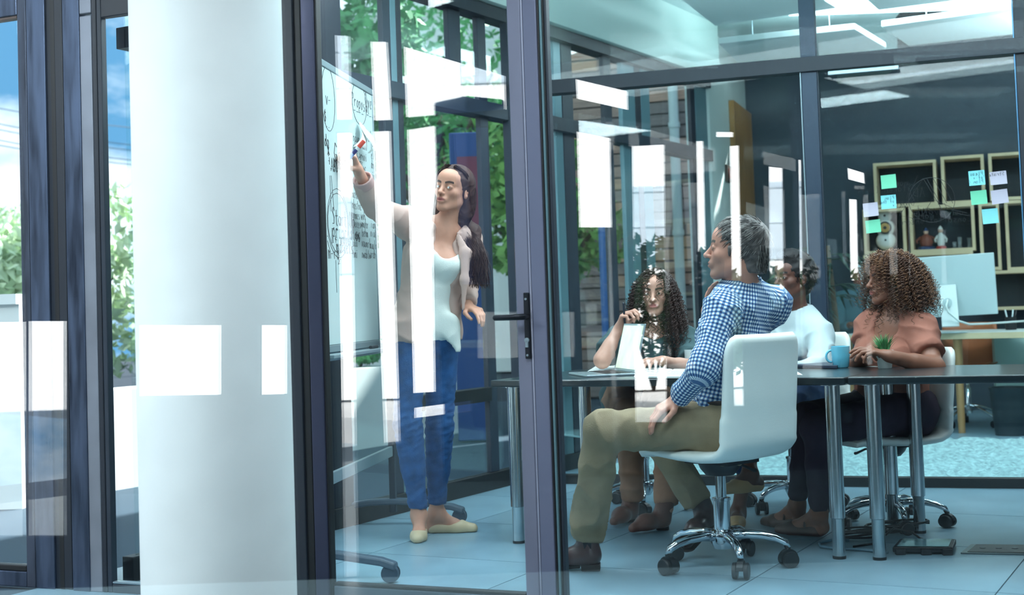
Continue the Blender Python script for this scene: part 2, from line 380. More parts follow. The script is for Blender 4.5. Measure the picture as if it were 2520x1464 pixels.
# the door
d1 = thing('door_1'); struct(d1, 'glazed door with a grey aluminium frame')
fwbox('edge_trim', 790.5, 797, -.06, .03, .02, cz - .1, BLACK, d1)
fwbox('stile', 797.5, 801.5, -.013, .03, .02, cz - .1, LIGHTAL, d1, bevel=.001)  # pale strip paints the thin highlight along the door edge
hbt = H(FW, 1050, 1442)
fwbox('bottom_rail', 802.5, 1270.5, -.05, .03, .02, hbt - .012, mat('door_rail', lin((96, 112, 124)), .4, .5), d1)
fwbox('gasket', 802.5, 1270.5, -.03, .03, hbt - .011, hbt, BLACK, d1)
fwbox('stile', 1271, 1304, -.05, .03, .02, cz - .1, GREY, d1)
fwbox('pane', 802.5, 1270.5, -.004, .006, hbt, cz - .1, G_MID, d1, bevel=0)
# handle plate, lever, key cylinder (each height read off the plate)
hp = MB(); a0, a1 = FW.sh(1289.5, 800, -.04)[0], FW.sh(1302.5, 800, -.04)[0]; H0, H1 = H(FW, 1296, 882), H(FW, 1296, 720)
FW.box(hp, a0, a1, -.040, -.0275, H0, H1); pl_ = hp.build('handle_plate', mat('black_steel', lin((34, 38, 46)), .35, .6), d1, bevel=.003)
hl = MB(); sH = H(FW, 1296, 779); sm = (a0 + a1) / 2
hl.tube([FW.pt(sm, sH, -.04), FW.pt(sm, sH, -.075), FW.pt(sm - .02, sH, -.082), FW.pt(sm - .10, sH, -.082), FW.pt(sm - .105, sH, -.082)], [.011, .011, .011, .0105, .006], 12)
hl.build('lever', MATS['black_steel'], pl_, True)
ky = MB()
for py, r in ((736, .004), (873, .004)):
    p = FW.pt(sm, H(FW, 1296, py), -.0405); ky.tube([p, p - FW.n * .003], r, 10)
p = H(FW, 1296, 845); ky.tube([FW.pt(sm, p + .012, -.040), FW.pt(sm, p + .012, -.046)], .0085, 14); FW.box(ky, sm - .005, sm + .005, -.046, -.040, p - .012, p + .012)
ky.build('key_cylinder', LIGHTAL, pl_)
# frame right of the door
t6 = fwbox('trim_6', 1305, 1309, -.085, .06, 0, cz, mat('bright_edge', lin((176, 178, 200)), .3, .5), bevel=.001); struct(t6, 'grey aluminium frame post right of the door')
fwbox('post_face', 1309.5, 1344, -.085, .06, 0, cz, mat('violet_grey', lin((110, 115, 140)), .4, .25), t6)
fwbox('gasket', 1344.5, 1350, -.07, .06, 0, cz, BLACK, t6); fwbox('glazing_bead', 1350.5, 1357, -.075, .06, 0, cz, TEAL, t6)
fwbox('gasket', 1357.5, 1362, -.06, .06, 0, cz, BLACK, t6); fwbox('glazing_bead', 1362.5, 1369, -.05, .06, 0, cz, DARK, t6)
w3 = thing('window_3'); struct(w3, 'large clear pane of the meeting room right of the door')
fwbox('bottom_rail', 1369.5, 2950, -.04, .04, 0, .03, DARK, w3); fwbox('pane', 1369.5, 2950, 0, .01, .03, cz, G_MID, w3, bevel=0)

# ---- round white column in the lobby
col_c = at(524, 757, 4.62); R_ = 4.62 * 186 / FPX
cl = MB().lathe([(R_, 0), (R_, 3.34)], (col_c.x, col_c.y, 0), 72).build('column', WHITE, smooth=40); struct(cl, 'round white plastered column left of the door')
# loose cable on the lobby floor
mb = MB(); mb.tube([onfloor(x, y, .006) for x, y in ((160, 1437), (175, 1441), (215, 1441), (235, 1446), (290, 1449), (345, 1457), (420, 1462))], .005, 6)
tag(mb.build('cable', mat('pale_cable', lin((170, 180, 182)), .5), smooth=True), 'thin pale cable on the floor at the foot of the steel posts', 'cable')

# ---- outer shop glass in front of column and door
OG = Plane((0, 3.0), (.9135, 2.5933))
og = thing('window_4'); struct(og, 'outer glass front nearest the viewer')
mb = MB(); OG.box(mb, -3.3, 3.3, 0, .01, .04, cz); mb.build('pane', G_OUT, og)
mb = MB(); OG.box(mb, -3.3, 3.3, -.03, .04, 0, .04); mb.build('bottom_rail', DARK, og)
for s in (-3.34, 3.34):
    mb = MB(); OG.box(mb, s - .04, s + .04, -.04, .05, 0, cz); mb.build('mullion', DARK, og)

# ---- window wall on the left of the meeting room
w5 = thing('window_5'); struct(w5, 'window wall of dark frames looking out to trees')
def wwbox(name, s0, s1, d0, d1, h0, h1, m, parent=w5, bevel=.003):
    mb = MB(); WW.box(mb, s0, s1, d0, d1, h0, h1); return mb.build(name, m, parent, bevel=bevel)
LWW = S(WW, 1755); TR0, TR1 = 2.20, 2.29
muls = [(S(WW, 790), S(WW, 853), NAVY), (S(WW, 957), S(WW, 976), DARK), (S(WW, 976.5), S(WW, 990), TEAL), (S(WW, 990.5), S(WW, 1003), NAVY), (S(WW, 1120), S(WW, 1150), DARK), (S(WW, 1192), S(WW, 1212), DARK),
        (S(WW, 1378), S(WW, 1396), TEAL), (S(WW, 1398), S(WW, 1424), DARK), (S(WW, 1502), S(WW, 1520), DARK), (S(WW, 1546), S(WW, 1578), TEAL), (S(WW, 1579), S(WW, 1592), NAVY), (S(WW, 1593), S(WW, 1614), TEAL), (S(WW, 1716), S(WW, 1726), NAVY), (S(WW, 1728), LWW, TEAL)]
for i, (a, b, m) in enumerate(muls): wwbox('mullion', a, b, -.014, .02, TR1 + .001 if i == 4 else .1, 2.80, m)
wwbox('bottom_rail', -.02, LWW, -.03, .03, 0, .10, BLACK)
wwbox('transom', .03, LWW, -.055, .055, TR0, TR1, DARK)
wwbox('top_rail', .03, LWW, -.06, .06, 2.80, 2.88, NAVY)
wwbox('bulkhead', .1, LWW + .1, -.10, .12, 2.885, cz, mat('bulkhead', lin((206, 222, 216)), .7))
wwbox('pane', .03, LWW, 0, .008, .10, 2.80, G_WIN, bevel=0)
# low cross rail seen through the door glass and the canopy beam outside
wwbox('mid_rail', S(WW, 1004), S(WW, 1190), -.04, .04, .52, .60, BLACK)

# ---- glass partition across the far end
w6 = thing('window_6'); struct(w6, 'glass partition between meeting room and office')
def ptbox(name, s0, s1, d0, d1, h0, h1, m, parent=w6, bevel=.003):
    mb = MB(); PT.box(mb, s0, s1, d0, d1, h0, h1); return mb.build(name, m, parent, bevel=bevel)
sL = -.26; sR = 5.2
ptbox('bottom_rail', sL, sR, -.03, .03, 0, .055, BLACK)
hl0, hl1 = H(PT, 1850, 190) , 0
B0, B1 = H(PT, 1990, 176), H(PT, 1990, 138)
# the beam climbs a little to the right in the photograph: two lengths, each level
b0, b1 = H(PT, 1715, 206), H(PT, 1715, 172)
ptbox('transom', sL, sR, -.05, .05, (B0 + b0) / 2 , (B1 + b1) / 2, NAVY)
M0, M1 = S(PT, 1998), S(PT, 2037)
ptbox('mullion', M0, M1, -.03, .03, .055, cz, mat('slate_frame', lin((40, 56, 74)), .4, .3))
ptbox('mullion', S(PT, 2530), S(PT, 2590), -.03, .03, .055, cz, NAVY)
ptbox('mullion', sL, sL + .05, -.05, .05, .055, cz, DARK)
ptbox('edge_line', M0 - .008, M0 - .001, -.035, -.02, .055, B0, LIGHTAL); ptbox('edge_line', M1 + .001, M1 + .008, -.035, -.02, .055, cz, DARK)
ptbox('edge_line', S(PT, 2530) - .008, S(PT, 2530) - .001, -.035, -.02, .055, cz, mat('blue_edge_glint', lin((90, 140, 180)), .3, .5))  # coloured strip painting the bluish highlight on the mullion edge
for a, b in ((sL + .05, M0), (M1, S(PT, 2530))): ptbox('pane', a, b, 0, .008, .055, cz, G_PART, bevel=0)
ptbox('pane', S(PT, 2590), sR, 0, .008, .055, cz, G_PART, bevel=0)
# door closer rail on the transom
ptbox('closer_rail', S(PT, 2040, 165), S(PT, 2213, 155), -.07, -.052, (B0 + b0) / 2 - .035, (B0 + b0) / 2 - .012, LIGHTAL)

# ---- hanging white ceiling panels
def onh(px, py, z): return onfloor(px, py, z)
def panel(cs, z, th=.045, label=None):
    ps = [onh(x, y, z) for x, y in cs]
    o = MB().hexa(ps, [p + Vector((0, 0, th)) for p in ps]).build('ceiling_panel', mat('acoustic_panel', lin((206, 220, 220)), .7, bump=.1, bscale=200), bevel=.004)
    for i in (0, 1):
        q = ps[i] * .8 + ps[(i + 2) % 4] * .2 + Vector((0, 0, th)); MB().tube([q, Vector((q.x, q.y, cz))], .003, 6).build('suspension_wire', LIGHTAL, o)
    tag(o, label, 'ceiling panel', 'white acoustic panels hanging from the ceiling')
panel([(1768, 108), (2104, 72), (2181, 118), (1830, 168)], 3.0, label='white hanging ceiling panel above the beam, left of the tall mullion')
panel([(2169, 66), (2600, 8), (2720, 60), (2236, 113)], 3.02, label='white hanging ceiling panel in front of the dark ceiling void')
panel([(2100, -30), (2500, -60), (2560, -25), (2162, 25)], 3.06, label='white hanging ceiling panel at the very top of the view')
panel([(1640, -30), (1960, -40), (2060, 20), (1760, 64)], 3.1, label='white hanging ceiling panel nearest the window wall')
g = PR.pt(1.9, 0, -.01)
a = at(2110, 60, 11.6); b = at(2182, 60, 11.9)
struct(MB().box((a.x, a.y, 2.98), (b.x, a.y + .8, cz)).build('trim_7', mat('duct_grey', lin((120, 140, 140)), .7)), 'grey ceiling downstand')
# glowing panels added to carry the fill lights
FILL_GLOW = mat('fill_panel_glow', (.85, .96, 1.0), .5, emit=1.4)
for i, (x, y, z, a, b, e, e2) in enumerate(LIGHTS):
    lt = MB().box((x - a / 2, y - b / 2, z), (x + a / 2, y + b / 2, z + .04)).build('fill_panel', FILL_GLOW, bevel=.004)
    for sx in (-1, 1):
        for sy in (-1, 1): MB().tube([(x + sx * a * .4, y + sy * b * .4, z + .04), (x + sx * a * .4, y + sy * b * .4, cz)], .003, 5).build('suspension_wire', LIGHTAL, lt)
    tag(lt, ['added fill-light panel above the meeting table', 'added fill-light panel above the whiteboard', 'added fill-light panel above the right end of the table', 'added fill-light panel above the office desk', 'added fill-light panel brightening the lobby column', 'added fill-light panel above the door', 'narrow fill-light panel added just inside the large clear pane', 'small fill-light panel added in the lobby in front of the outer glass', 'unseen square fill light added at the right end of the office'][i], 'light')

# ---- rug
def rug():
    s = 150; t = 46; vs = []; fs = []
    rng = np.random.RandomState(4)
    for j in range(t + 1):
        for i in range(s + 1):
            p = PT.pt(.12 + 4.6 * i / s, 0, .12 + 2.25 * j / t)
            e = 1 if 0 < i < s and 0 < j < t else 0
            vs.append((p.x + rng.uniform(-.012, .012), p.y + rng.uniform(-.012, .012), .004 + e * (.022 + rng.uniform(-.012, .02))))
    for j in range(t):
        for i in range(s): a = j * (s + 1) + i; fs.append((a, a + 1, a + s + 2, a + s + 1))
    o = MB().add(vs, fs).build('shaggy_rug', mat('rug_pile', lin((165, 200, 205)), .95, noise=.35, nscale=26, bump=.6, bscale=150), smooth=True)
    tag(o, 'pale shaggy rug on the office floor behind the glass partition', 'rug')
rug()

# ================================================================== outdoors
bw = MB().box((-9.0, 8.1, -.03), (-2.9, 8.35, 1.18)).box((-9.0, 8.05, 1.18), (-2.9, 8.4, 1.24))
struct(bw.build('wall_garden', mat('garden_wall', lin((236, 238, 236)), .8)), 'white garden wall outside the left windows')
g0 = Plane((-2.9, 8.3), (-.2, 12.6)); mb = MB(); g0.box(mb, 0, 5, 0, .3, -.03, .62)
struct(mb.build('wall_planter', MATS['garden_wall']), 'low white planter wall outside')
# far white house
def house(name, label, M, W, Hh, D, cols, rows, m, wm, group=None, gm=None, w=1.0, hh=1.25, z0=.9, dz=2.7):
    r = thing(name, label, 'building', group=group); r.matrix_world = M; r.location = M.translation; r.rotation_euler = M.to_euler()
    mb = MB(); mb.box((0, 0, 0), (W, D, Hh)); mb.build('wall', m, r)
    mb = MB(); mb.box((-.15, -.15, Hh), (W + .15, D, Hh + .25)); mb.build('roof_edge', m, r)
    for i in range(cols):
        for j in range(rows):
            x = W * (i + .5) / cols; z = z0 + dz * j
            if z + hh > Hh: continue
            fr = MB(); t = .07
            fr.box((x - w / 2, -.03, z), (x - w / 2 + t, .03, z + hh)).box((x + w / 2 - t, -.03, z), (x + w / 2, .03, z + hh)).box((x - w / 2 + t, -.03, z), (x + w / 2 - t, .03, z + t)).box((x - w / 2 + t, -.03, z + hh - t), (x + w / 2 - t, .03, z + hh)).box((x - .03, -.03, z + t), (x + .03, .03, z + hh - t)).box((x - w / 2 + t, -.03, z + hh * .5 - .03), (x - .03, .03, z + hh * .5 + .03)).box((x + .03, -.03, z + hh * .5 - .03), (x + w / 2 - t, .03, z + hh * .5 + .03))
            f = fr.build('window', wm, r)
            MB().box((x - w / 2 + t, -.012, z + t), (x + w / 2 - t, .0, z + hh - t)).build('pane', gm or mat('house_glass', lin((90, 120, 140)), .15), f)
    return r
# wooden clad wall seen through the far windows: each plank is a board of its own
CP = Plane((.62, 15.9), (3.0, 15.0))
cw = MB(); CP.box(cw, -.3, 3.0, .03, .3, 0, 5.2); cw = cw.build('wall_clad', mat('clad_back', lin((58, 44, 40)), .8)); struct(cw, 'outer wall clad with brown wooden boards')
rg = random.Random(5); PM = [mat('plank_%d' % k, lin(c), .6, noise=.2, nscale=7, stretch=(.6, .6, 6)) for k, c in enumerate(((196, 152, 134), (172, 138, 126), (152, 130, 128), (208, 160, 132), (134, 118, 116)))]
row = 0; z = .02
while z < 5.1:
    s = -.3 - rg.uniform(0, .5)
    while s < 3.0:
        L = rg.uniform(.8, 1.7); a = max(s, -.3); b = min(s + L, 3.0)
        if b - a > .1:
            mb = MB(); CP.box(mb, a + .003, b - .003, rg.uniform(-.004, .004), .03, z, z + .118); mb.build('plank', rg.choice(PM), cw)
        s += L
    z += .138; row += 1
mb = MB(); p = CP.pt(S(CP, 1683), 0, -.12); mb.tube([p, p + Vector((0, 0, 5))], .055, 12)
for k in range(4): mb.tube([p + Vector((0, 0, .6 + 1.2 * k)), p + Vector((0, 0, .66 + 1.2 * k))], .066, 12)
tag(mb.build('downpipe', mat('white_pipe', lin((210, 222, 222)), .4), smooth=40), 'white downpipe on the wood-clad wall outside', 'pipe')
mb = MB(); p = at(1492, 757, 13.2); mb.tube([(p.x, p.y, 0), (p.x, p.y, 2.35)], .05, 14); mb.lathe([(.09, 0), (.09, .02), (.05, .04)], (p.x, p.y, -.03), 14); mb.ball((p.x, p.y, 2.35), .05)
tag(mb.build('blue_post', mat('blue_paint', lin((46, 104, 176)), .4), smooth=40), 'blue painted post standing outside before the wood-clad wall', 'post')

LEAFC = [mat('leaf_%d' % k, lin(c), .55, noise=.3, nscale=3, spec=.3) for k, c in enumerate(((130, 176, 96), (88, 156, 96), (206, 226, 190)))]
BARK = mat('bark', lin((88, 78, 66)), .9, noise=.3, nscale=10)
def leafmesh(n, rad, cz_, size, seed, squash=1.0):
    g = np.random.RandomState(seed); vs = []; fs = []
    bl = [(g.uniform(-.6, .6) * rad, g.uniform(-.6, .6) * rad, cz_ + g.uniform(-.6, .6) * rad * squash, g.uniform(.3, .55) * rad) for _ in range(11)]
    for k in range(n):
        b = bl[g.randint(len(bl))]; d = g.normal(size=3); d /= np.linalg.norm(d); r = b[3] * (.75 + .3 * g.rand())
        c = np.array(b[:3]) + d * r * np.array([1, 1, squash]); a = g.normal(size=3); a /= np.linalg.norm(a); e = np.cross(a, d + .3 * g.normal(size=3)); e /= max(np.linalg.norm(e), 1e-6)
        s = size * g.uniform(.6, 1.3); i = len(vs)
        vs += [tuple(c - a * s), tuple(c + e * s * .4), tuple(c + a * s), tuple(c - e * s * .4)]; fs.append((i, i + 1, i + 2, i + 3))
    return vs, fs
def tree(label, x, y, h, rad, k, seed, n=5200, size=.09):
    t = thing('tree', label, 'tree', (x, y, -.03), group='trees outside the windows')
    g = random.Random(seed); mb = MB()
    mb.tube([(0, 0, 0), (g.uniform(-.1, .1), g.uniform(-.1, .1), h * .4), (g.uniform(-.2, .2), g.uniform(-.2, .2), h * .75)], [h * .035, h * .027, h * .012], 10)
    for q in range(6):
        a = g.uniform(0, 2 * PI); z = h * g.uniform(.35, .65); mb.tube([(0, 0, z), (math.cos(a) * rad * .35, math.sin(a) * rad * .35, z + rad * .3), (math.cos(a) * rad * .7, math.sin(a) * rad * .7, z + rad * .65)], [h * .014, h * .009, h * .004], 7)
    mb.build('trunk', BARK, t, True)
    vs, fs = leafmesh(n, rad, h * .68, size, seed); o = MB().add(vs, fs).build('foliage', LEAFC[k], t); tag(o, kind='stuff')
    return t
tree('green tree outside behind the whiteboard', -1.75, 12.9, 5.2, 1.05, 1, 1)
tree('pale sunlit tree outside the leftmost pane', -7.9, 19.5, 2.3, 1.5, 2, 2)
tree('tree standing outside behind the standing woman', -.9, 18.5, 5.6, 2.0, 1, 3)
tree('light green tree outside beyond the column', -5.0, 15.0, 2.1, 1.1, 2, 4)
tree('small tree outside beside the wood-clad wall', .35, 14.0, 3.4, .95, 0, 5, 3000)
def bush(label, x, y, z, r, seed, k):
    t = thing('bush', label, 'bush', (x, y, z), group='bushes along the garden wall'); vs, fs = leafmesh(2200, r, r * .8, .045, seed, .8)
    o = MB().add(vs, fs).build('foliage', LEAFC[k], t); tag(o, kind='stuff'); mb = MB()
    for q in range(5): mb.tube([(0, 0, 0), (math.cos(q) * r * .3, math.sin(q) * r * .3, r)], [.012, .006], 6)
    mb.build('stem', BARK, t)
for i, (x, y, r, k) in enumerate(((-4.0, 9.35, .55, 2), (-5.1, 11.3, .5, 0), (-7.6, 9.9, .75, 2), (-5.7, 9.6, .55, 0))):
    bush(['pale bush behind the garden wall nearest the column', 'small bush standing farther behind the garden wall', 'large bush at the far left behind the garden wall', 'green bush in the middle behind the garden wall'][i], x, y, -.03, r * 1.25, 20 + i, k)
for i, px in enumerate((890, 945)):
    p = g0.pt(S(g0, px), 0, .15); bush(['leafy bush on the low planter seen past the whiteboard, nearer one', 'leafy bush on the low planter seen past the whiteboard, farther one'][i], p.x - .1, p.y + .15, .62, .3, 30 + i, 1)
for k, (a, b) in enumerate(((255, 270), (290, 318), (305, 330), (332, 352), (345, 362))):
    p0 = at(-260, a - 40, 24); p1 = at(720, b + 60, 30); mb = MB(); n = 24
    mb.tube([p0.lerp(p1, i / n) - Vector((0, 0, .25 * math.sin(PI * i / n))) for i in range(n + 1)], .012, 4)
    tag(mb.build('power_line', mat('wire', lin((120, 140, 160)), .6)), ['lowest thin overhead power line in the sky at the left', 'fourth power line from the top in the sky', 'middle one of the five power lines in the sky', 'second power line from the top in the sky', 'topmost thin power line in the sky at the left'][4 - k], 'cable', 'power lines in the sky')
for px, Y, lab in ((-270, 24, 'utility pole left of the view'), (730, 30, 'utility pole carrying the power lines behind the column')):
    p = at(px, 757, Y); mb = MB().tube([(p.x, p.y, -.03), (p.x, p.y, 5.6)], [.14, .09], 12); 
    o = mb.build('utility_pole', BARK, smooth=True); tag(o, lab, 'pole')
    MB().box((p.x - .9, p.y - .06, 5.0), (p.x + .9, p.y + .06, 5.12)).build('crossarm', BARK, o)
# pale and blue house behind the trees
house('house', 'white house with windows beyond the garden', Plane((-2.6, 24), (6.5, 21)).M, 9.6, 6.2, 4, 4, 2, mat('house_white', lin((226, 230, 228)), .8), mat('win_white', lin((200, 215, 222)), .5))
b_ = at(1118, 757, 11.2); mb = MB().box((b_.x, b_.y, 0), (b_.x + .30, b_.y + .3, 2.5))
bt = tag(mb.build('blue_kiosk', mat('blue_panel', lin((36, 70, 128)), .5), bevel=.01), 'tall blue panel outside behind the standing woman', 'kiosk')
MB().box((b_.x + .06, b_.y - .02, 1.7), (b_.x + .24, b_.y - .001, 2.3)).build('red_notice', mat('maroon', lin((120, 50, 66)), .6), bt)

# ================================================================== behind the viewer (seen only mirrored in the glass)
def mir(p):
    p = Vector(p); d = (p - OG.O).dot(OG.n); return p - OG.n * (2 * d)
def rear_screen():  # added dark screen; its openings shape the bright bars mirrored in the glass
    D = 5.6
    def P(px, py):
        q = at(px, py, D); return (q.x, q.z)
    ops = [[(-700, 800), (60, 792), (60, 1320), (-700, 1320)], [(66, 790), (160, 790), (160, 1320), (66, 1320)],
           [(340, 800), (540, 800), (540, 972), (340, 975)], [(642, 800), (702, 800), (702, 970), (642, 972)],
           [(822, 84), (858, 86), (862, 294), (828, 296)], [(828, 326), (862, 324), (880, 1460), (846, 1460)],
           [(910, 100), (950, 100), (962, 296), (918, 298)], [(915, 322), (958, 320), (982, 1090), (944, 1100)],
           [(992, 112), (1240, 184), (1242, 270), (998, 290)], [(1000, 318), (1090, 304), (1062, 560), (1068, 965), (1016, 968)],
           [(1018, 1003), (1158, 985), (1158, 1012), (1018, 1030)],
           [(1415, 192), (1543, 222), (1544, 272), (1418, 244)], [(1418, 322), (1500, 338), (1504, 560), (1424, 560)],
           [(1553, 358), (1634, 354), (1640, 1040), (1562, 1040)], [(1711, 346), (1730, 345), (1736, 620), (1716, 620)],
           [(1793, 358), (1818, 356), (1830, 1000), (1804, 1000)], [(1889, 408), (1926, 412), (1930, 760), (1892, 760)],
           [(1962, 392), (1972, 392), (1978, 880), (1968, 880)], [(2082, 410), (2128, 424), (2130, 454), (2084, 442)], [(2086, 488), (2110, 490), (2114, 690), (2090, 690)],
           [(1114, 312), (1200, 312), (1206, 700), (1136, 700)], [(1760, 323), (1804, 323), (1804, 338), (1760, 338)]]
    cu = bpy.data.curves.new('rear', 'CURVE'); cu.dimensions = '2D'; cu.fill_mode = 'BOTH'; cu.extrude = .02
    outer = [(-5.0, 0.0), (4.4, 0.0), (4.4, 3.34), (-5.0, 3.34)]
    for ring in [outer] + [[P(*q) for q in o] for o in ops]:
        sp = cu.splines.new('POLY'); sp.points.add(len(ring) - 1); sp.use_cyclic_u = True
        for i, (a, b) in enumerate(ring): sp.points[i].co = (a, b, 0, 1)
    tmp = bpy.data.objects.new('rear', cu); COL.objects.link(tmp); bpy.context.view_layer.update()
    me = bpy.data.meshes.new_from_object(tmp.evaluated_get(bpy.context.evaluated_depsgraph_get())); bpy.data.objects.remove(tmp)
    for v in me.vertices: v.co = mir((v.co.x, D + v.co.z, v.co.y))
    me.name = 'reflection_screen'; me.materials.clear()
    struct(link('reflection_screen', me, mat('rear_dark', lin((10, 14, 18)), .9, spec=.1)), 'added dark screen behind the viewer, openings shaped for the bright mirrored patches')
rear_screen()
def mplane(px0, px1, D0, D1):
    a = at(px1, 757, D1); b = at(px0, 757, D0); a = mir((a.x, a.y, 0)); b = mir((b.x, b.y, 0)); return Plane((a.x, a.y), (b.x, b.y))
mp_ = mplane(-2600, 3600, 17, 17); W_ = 31
Mh = mp_.M.copy()
house('house', 'long sunlit white building across the street behind the viewer', Mh, W_, 7.6, 5, 17, 3, mat('street_white', lin((232, 234, 234)), .8), mat('win_pale', lin((176, 192, 204)), .5), gm=mat('blind_glass', lin((176, 190, 200)), .3), w=.72, hh=.95, z0=1.55, dz=2.3)
# planters under the street bushes
# blue block added for a mirrored blue tint, and hedge plants behind the viewer
q = mir((at(1170, 757, 8.5).x, 8.5, 0))
MB().box((q.x - .16, q.y - .16, 0), (q.x + .16, q.y + .16, 2.35)).build('blue_mirror_block', MATS['blue_panel'], bevel=.02)
tag(bpy.data.objects['blue_mirror_block'], 'blue block behind the viewer, added for the blue tint mirrored in the glass', 'kiosk')
struct(MB().box((-30, -30, -.3), (12, -3.4, -.03)).build('street_pavement', mat('pavement', lin((190, 190, 188)), .8, noise=.1, nscale=3)))
for i, (px, D, r) in enumerate(((1600, 8.6, .62), (1890, 9.2, .5), (1405, 12.8, .5), (1755, 11.5, .5), (2110, 9.4, .5))):
    a = at(px, 757, D); q = mir((a.x, a.y, 0)); t = bush(['street bush behind the viewer, mirrored before the curly-haired woman', 'street bush behind the viewer, mirrored right of the seated man', 'street bush behind the viewer, second from the blue block', 'street bush behind the viewer, the largest', 'street bush behind the viewer, farthest from the blue block'][i], q.x, q.y, .52, r, 50 + i, (1, 2, 0, 1, 1)[i])
# ================================================================== furniture and small things
CHROME = mat('chrome', lin((205, 212, 218)), .08, 1.0)
BRUSH = mat('satin_chrome', lin((186, 194, 198)), .2, 1.0, noise=.08, nscale=30, stretch=(8, 8, .2))
LEATH = mat('white_leather', lin((234, 240, 236)), .38, noise=.02, nscale=8, bump=.06, bscale=160)
BLKP = mat('black_plastic', lin((22, 26, 32)), .42)
TOPM = mat('black_table_top', lin((24, 36, 42)), .28, noise=.1, nscale=6, coat=.3)

def chair_proto(name, label, mshell, padded=True):
    t = thing(name, label, 'chair')
    # side profile of the shell (y forward, z up), then a rounded cross-section swept along it
    prof = [(.245, .448), (.235, .466), (.19, .476), (.12, .470), (.04, .462), (-.06, .458), (-.13, .464)]
    prof += [(-.13 - .085 * math.sin(a), .549 - .085 * math.cos(a)) for a in (.35, .7, 1.05, 1.4)]
    prof += [(-.220, .62), (-.228, .70), (-.234, .78), (-.242, .86), (-.252, .925), (-.256, .945)]
    # resample
    P = [Vector((0, y, z)) for y, z in prof]; L = [0]
    for i in range(1, len(P)): L.append(L[-1] + (P[i] - P[i - 1]).length)
    N = 64; st = []
    for k in range(N + 1):
        d = L[-1] * k / N; i = max(j for j in range(len(L)) if L[j] <= d + 1e-9); i = min(i, len(P) - 2)
        f = (d - L[i]) / (L[i + 1] - L[i]); st.append((P[i].lerp(P[i + 1], f), d))
    mb = MB(); n = 28; base = 0
    for k, (p, d) in enumerate(st):
        a = st[max(k - 1, 0)][0]; b = st[min(k + 1, N)][0]; T = (b - a).normalized(); nn = Vector((0, -T.z, T.y))  # towards the sitter
        e = min(d, L[-1] - d); hw = .215 * (1 - .20 * math.exp(-e / .03)) * (1 - .03 * (d > .6)); th = .024 * min(1, .25 + e / .02)
        seam = .0035 * math.exp(-((d % .062) - .031) ** 2 / .00002) if padded and .05 < e else 0
        for q in range(n):
            c, s = math.cos(2 * PI * q / n), math.sin(2 * PI * q / n)
            x = hw * math.copysign(abs(c) ** .28, c); v = th * math.copysign(abs(s) ** .75, s)
            if s < -.3: v += seam
            bend = -.016 * (x / .215) ** 2 * (1 if d > .5 else .5)
            mb.v.append(tuple(p + Vector((x, 0, 0)) + nn * (v + bend)))
    for k in range(N):
        for q in range(n): q2 = (q + 1) % n; mb.f.append((k * n + q, k * n + q2, (k + 1) * n + q2, (k + 1) * n + q))
    mb.f.append(tuple(reversed(range(n)))); mb.f.append(tuple(N * n + q for q in range(n)))
    mb.build('seat_shell', mshell, t, 50)
    MB().lathe([(.055, .375), (.075, .40), (.085, .425), (.085, .437)], (0, 0, 0), 24).box((-.09, -.12, .425), (.09, .10, .440)).build('seat_bracket', BLKP, t, 40)
    MB().lathe([(.032, .10), (.032, .27), (.036, .272), (.036, .282), (.026, .284)], n=20).build('lift_sleeve', CHROME, t, 40)
    MB().lathe([(.021, .28), (.021, .385)], n=18).build('lift_column', CHROME, t, 40)
    MB().tube([(.02, .02, .41), (.16, .03, .395), (.235, .035, .365), (.25, .035, .362)], [.006, .006, .007, .009], 8).build('lever', BLKP, t, True)
    MB().lathe([(.0, .075), (.035, .078), (.045, .10), (.05, .135), (.045, .15), (.033, .156)], n=24).build('hub', CHROME, t, 40)
    for k in range(5):
        a = 2 * PI * k / 5 + .35; c, s = math.cos(a), math.sin(a)
        pr = [(.03, .128), (.09, .134), (.15, .130), (.20, .118), (.235, .100), (.245, .078)]
        MB().tube([(r * c, r * s, z) for r, z in pr], [.020, .019, .0175, .016, .014, .012], 12).build('leg', CHROME, t, True)
        M = Matrix.Translation((.245 * c, .245 * s, 0)) @ Matrix.Rotation(a + .9 * k, 4, 'Z')
        hd = MB(); 
        ring = [(.036 * math.cos(x), .0, .036 * math.sin(x) + .034) for x in [PI * i / 8 for i in range(-1, 9)]]
        for sx in (-.024, .024):
            pass
        vs = [M @ Vector((x, y * .0 - .012, z + .004)) for x, y, z in ring] + [M @ Vector((x, .012, z + .004)) for x, y, z in ring]; m_ = len(ring)
        hd.add(vs, [tuple(range(m_)), tuple(range(2 * m_ - 1, m_ - 1, -1))] + [(i, i + m_, (i + 1) % m_ + m_, (i + 1) % m_) for i in range(m_)])
        hd.tube([M @ Vector((0, 0, .06)), M @ Vector((0, 0, .082))], .011, 8)
        h = hd.build('caster', BLKP, t)
        wl = MB()
        for y0, y1 in ((-.030, -.013), (.013, .030)): wl.tube([M @ Vector((0, y0, .033)), M @ Vector((0, y0 + .004, .033)), M @ Vector((0, y1, .033))], [.028, .0325, .031], 20)
        tag(wl.build('wheel', BLKP, h, 40))
    return t
chairs = []
def put(o, x, y, rz, label, group):
    o.location = (x, y, 0); o.rotation_euler = (0, 0, rz); tag(o, label, 'chair', group); return o
def face(dx, dy): return math.atan2(dy, dx) - PI / 2
c0 = chair_proto('office_chair', None, LEATH)
GC = 'white swivel chairs around the meeting table'
cc = [c0] + [copy_tree(c0) for _ in range(3)]
put(cc[0], .80, 5.555, face(-.66, .75), 'white padded swivel chair with chrome star base carrying the man in the checked shirt', GC)
put(cc[1], .64, 7.20, face(-.15, -1), 'white swivel chair behind the open laptop, under the woman with long curly hair', GC)
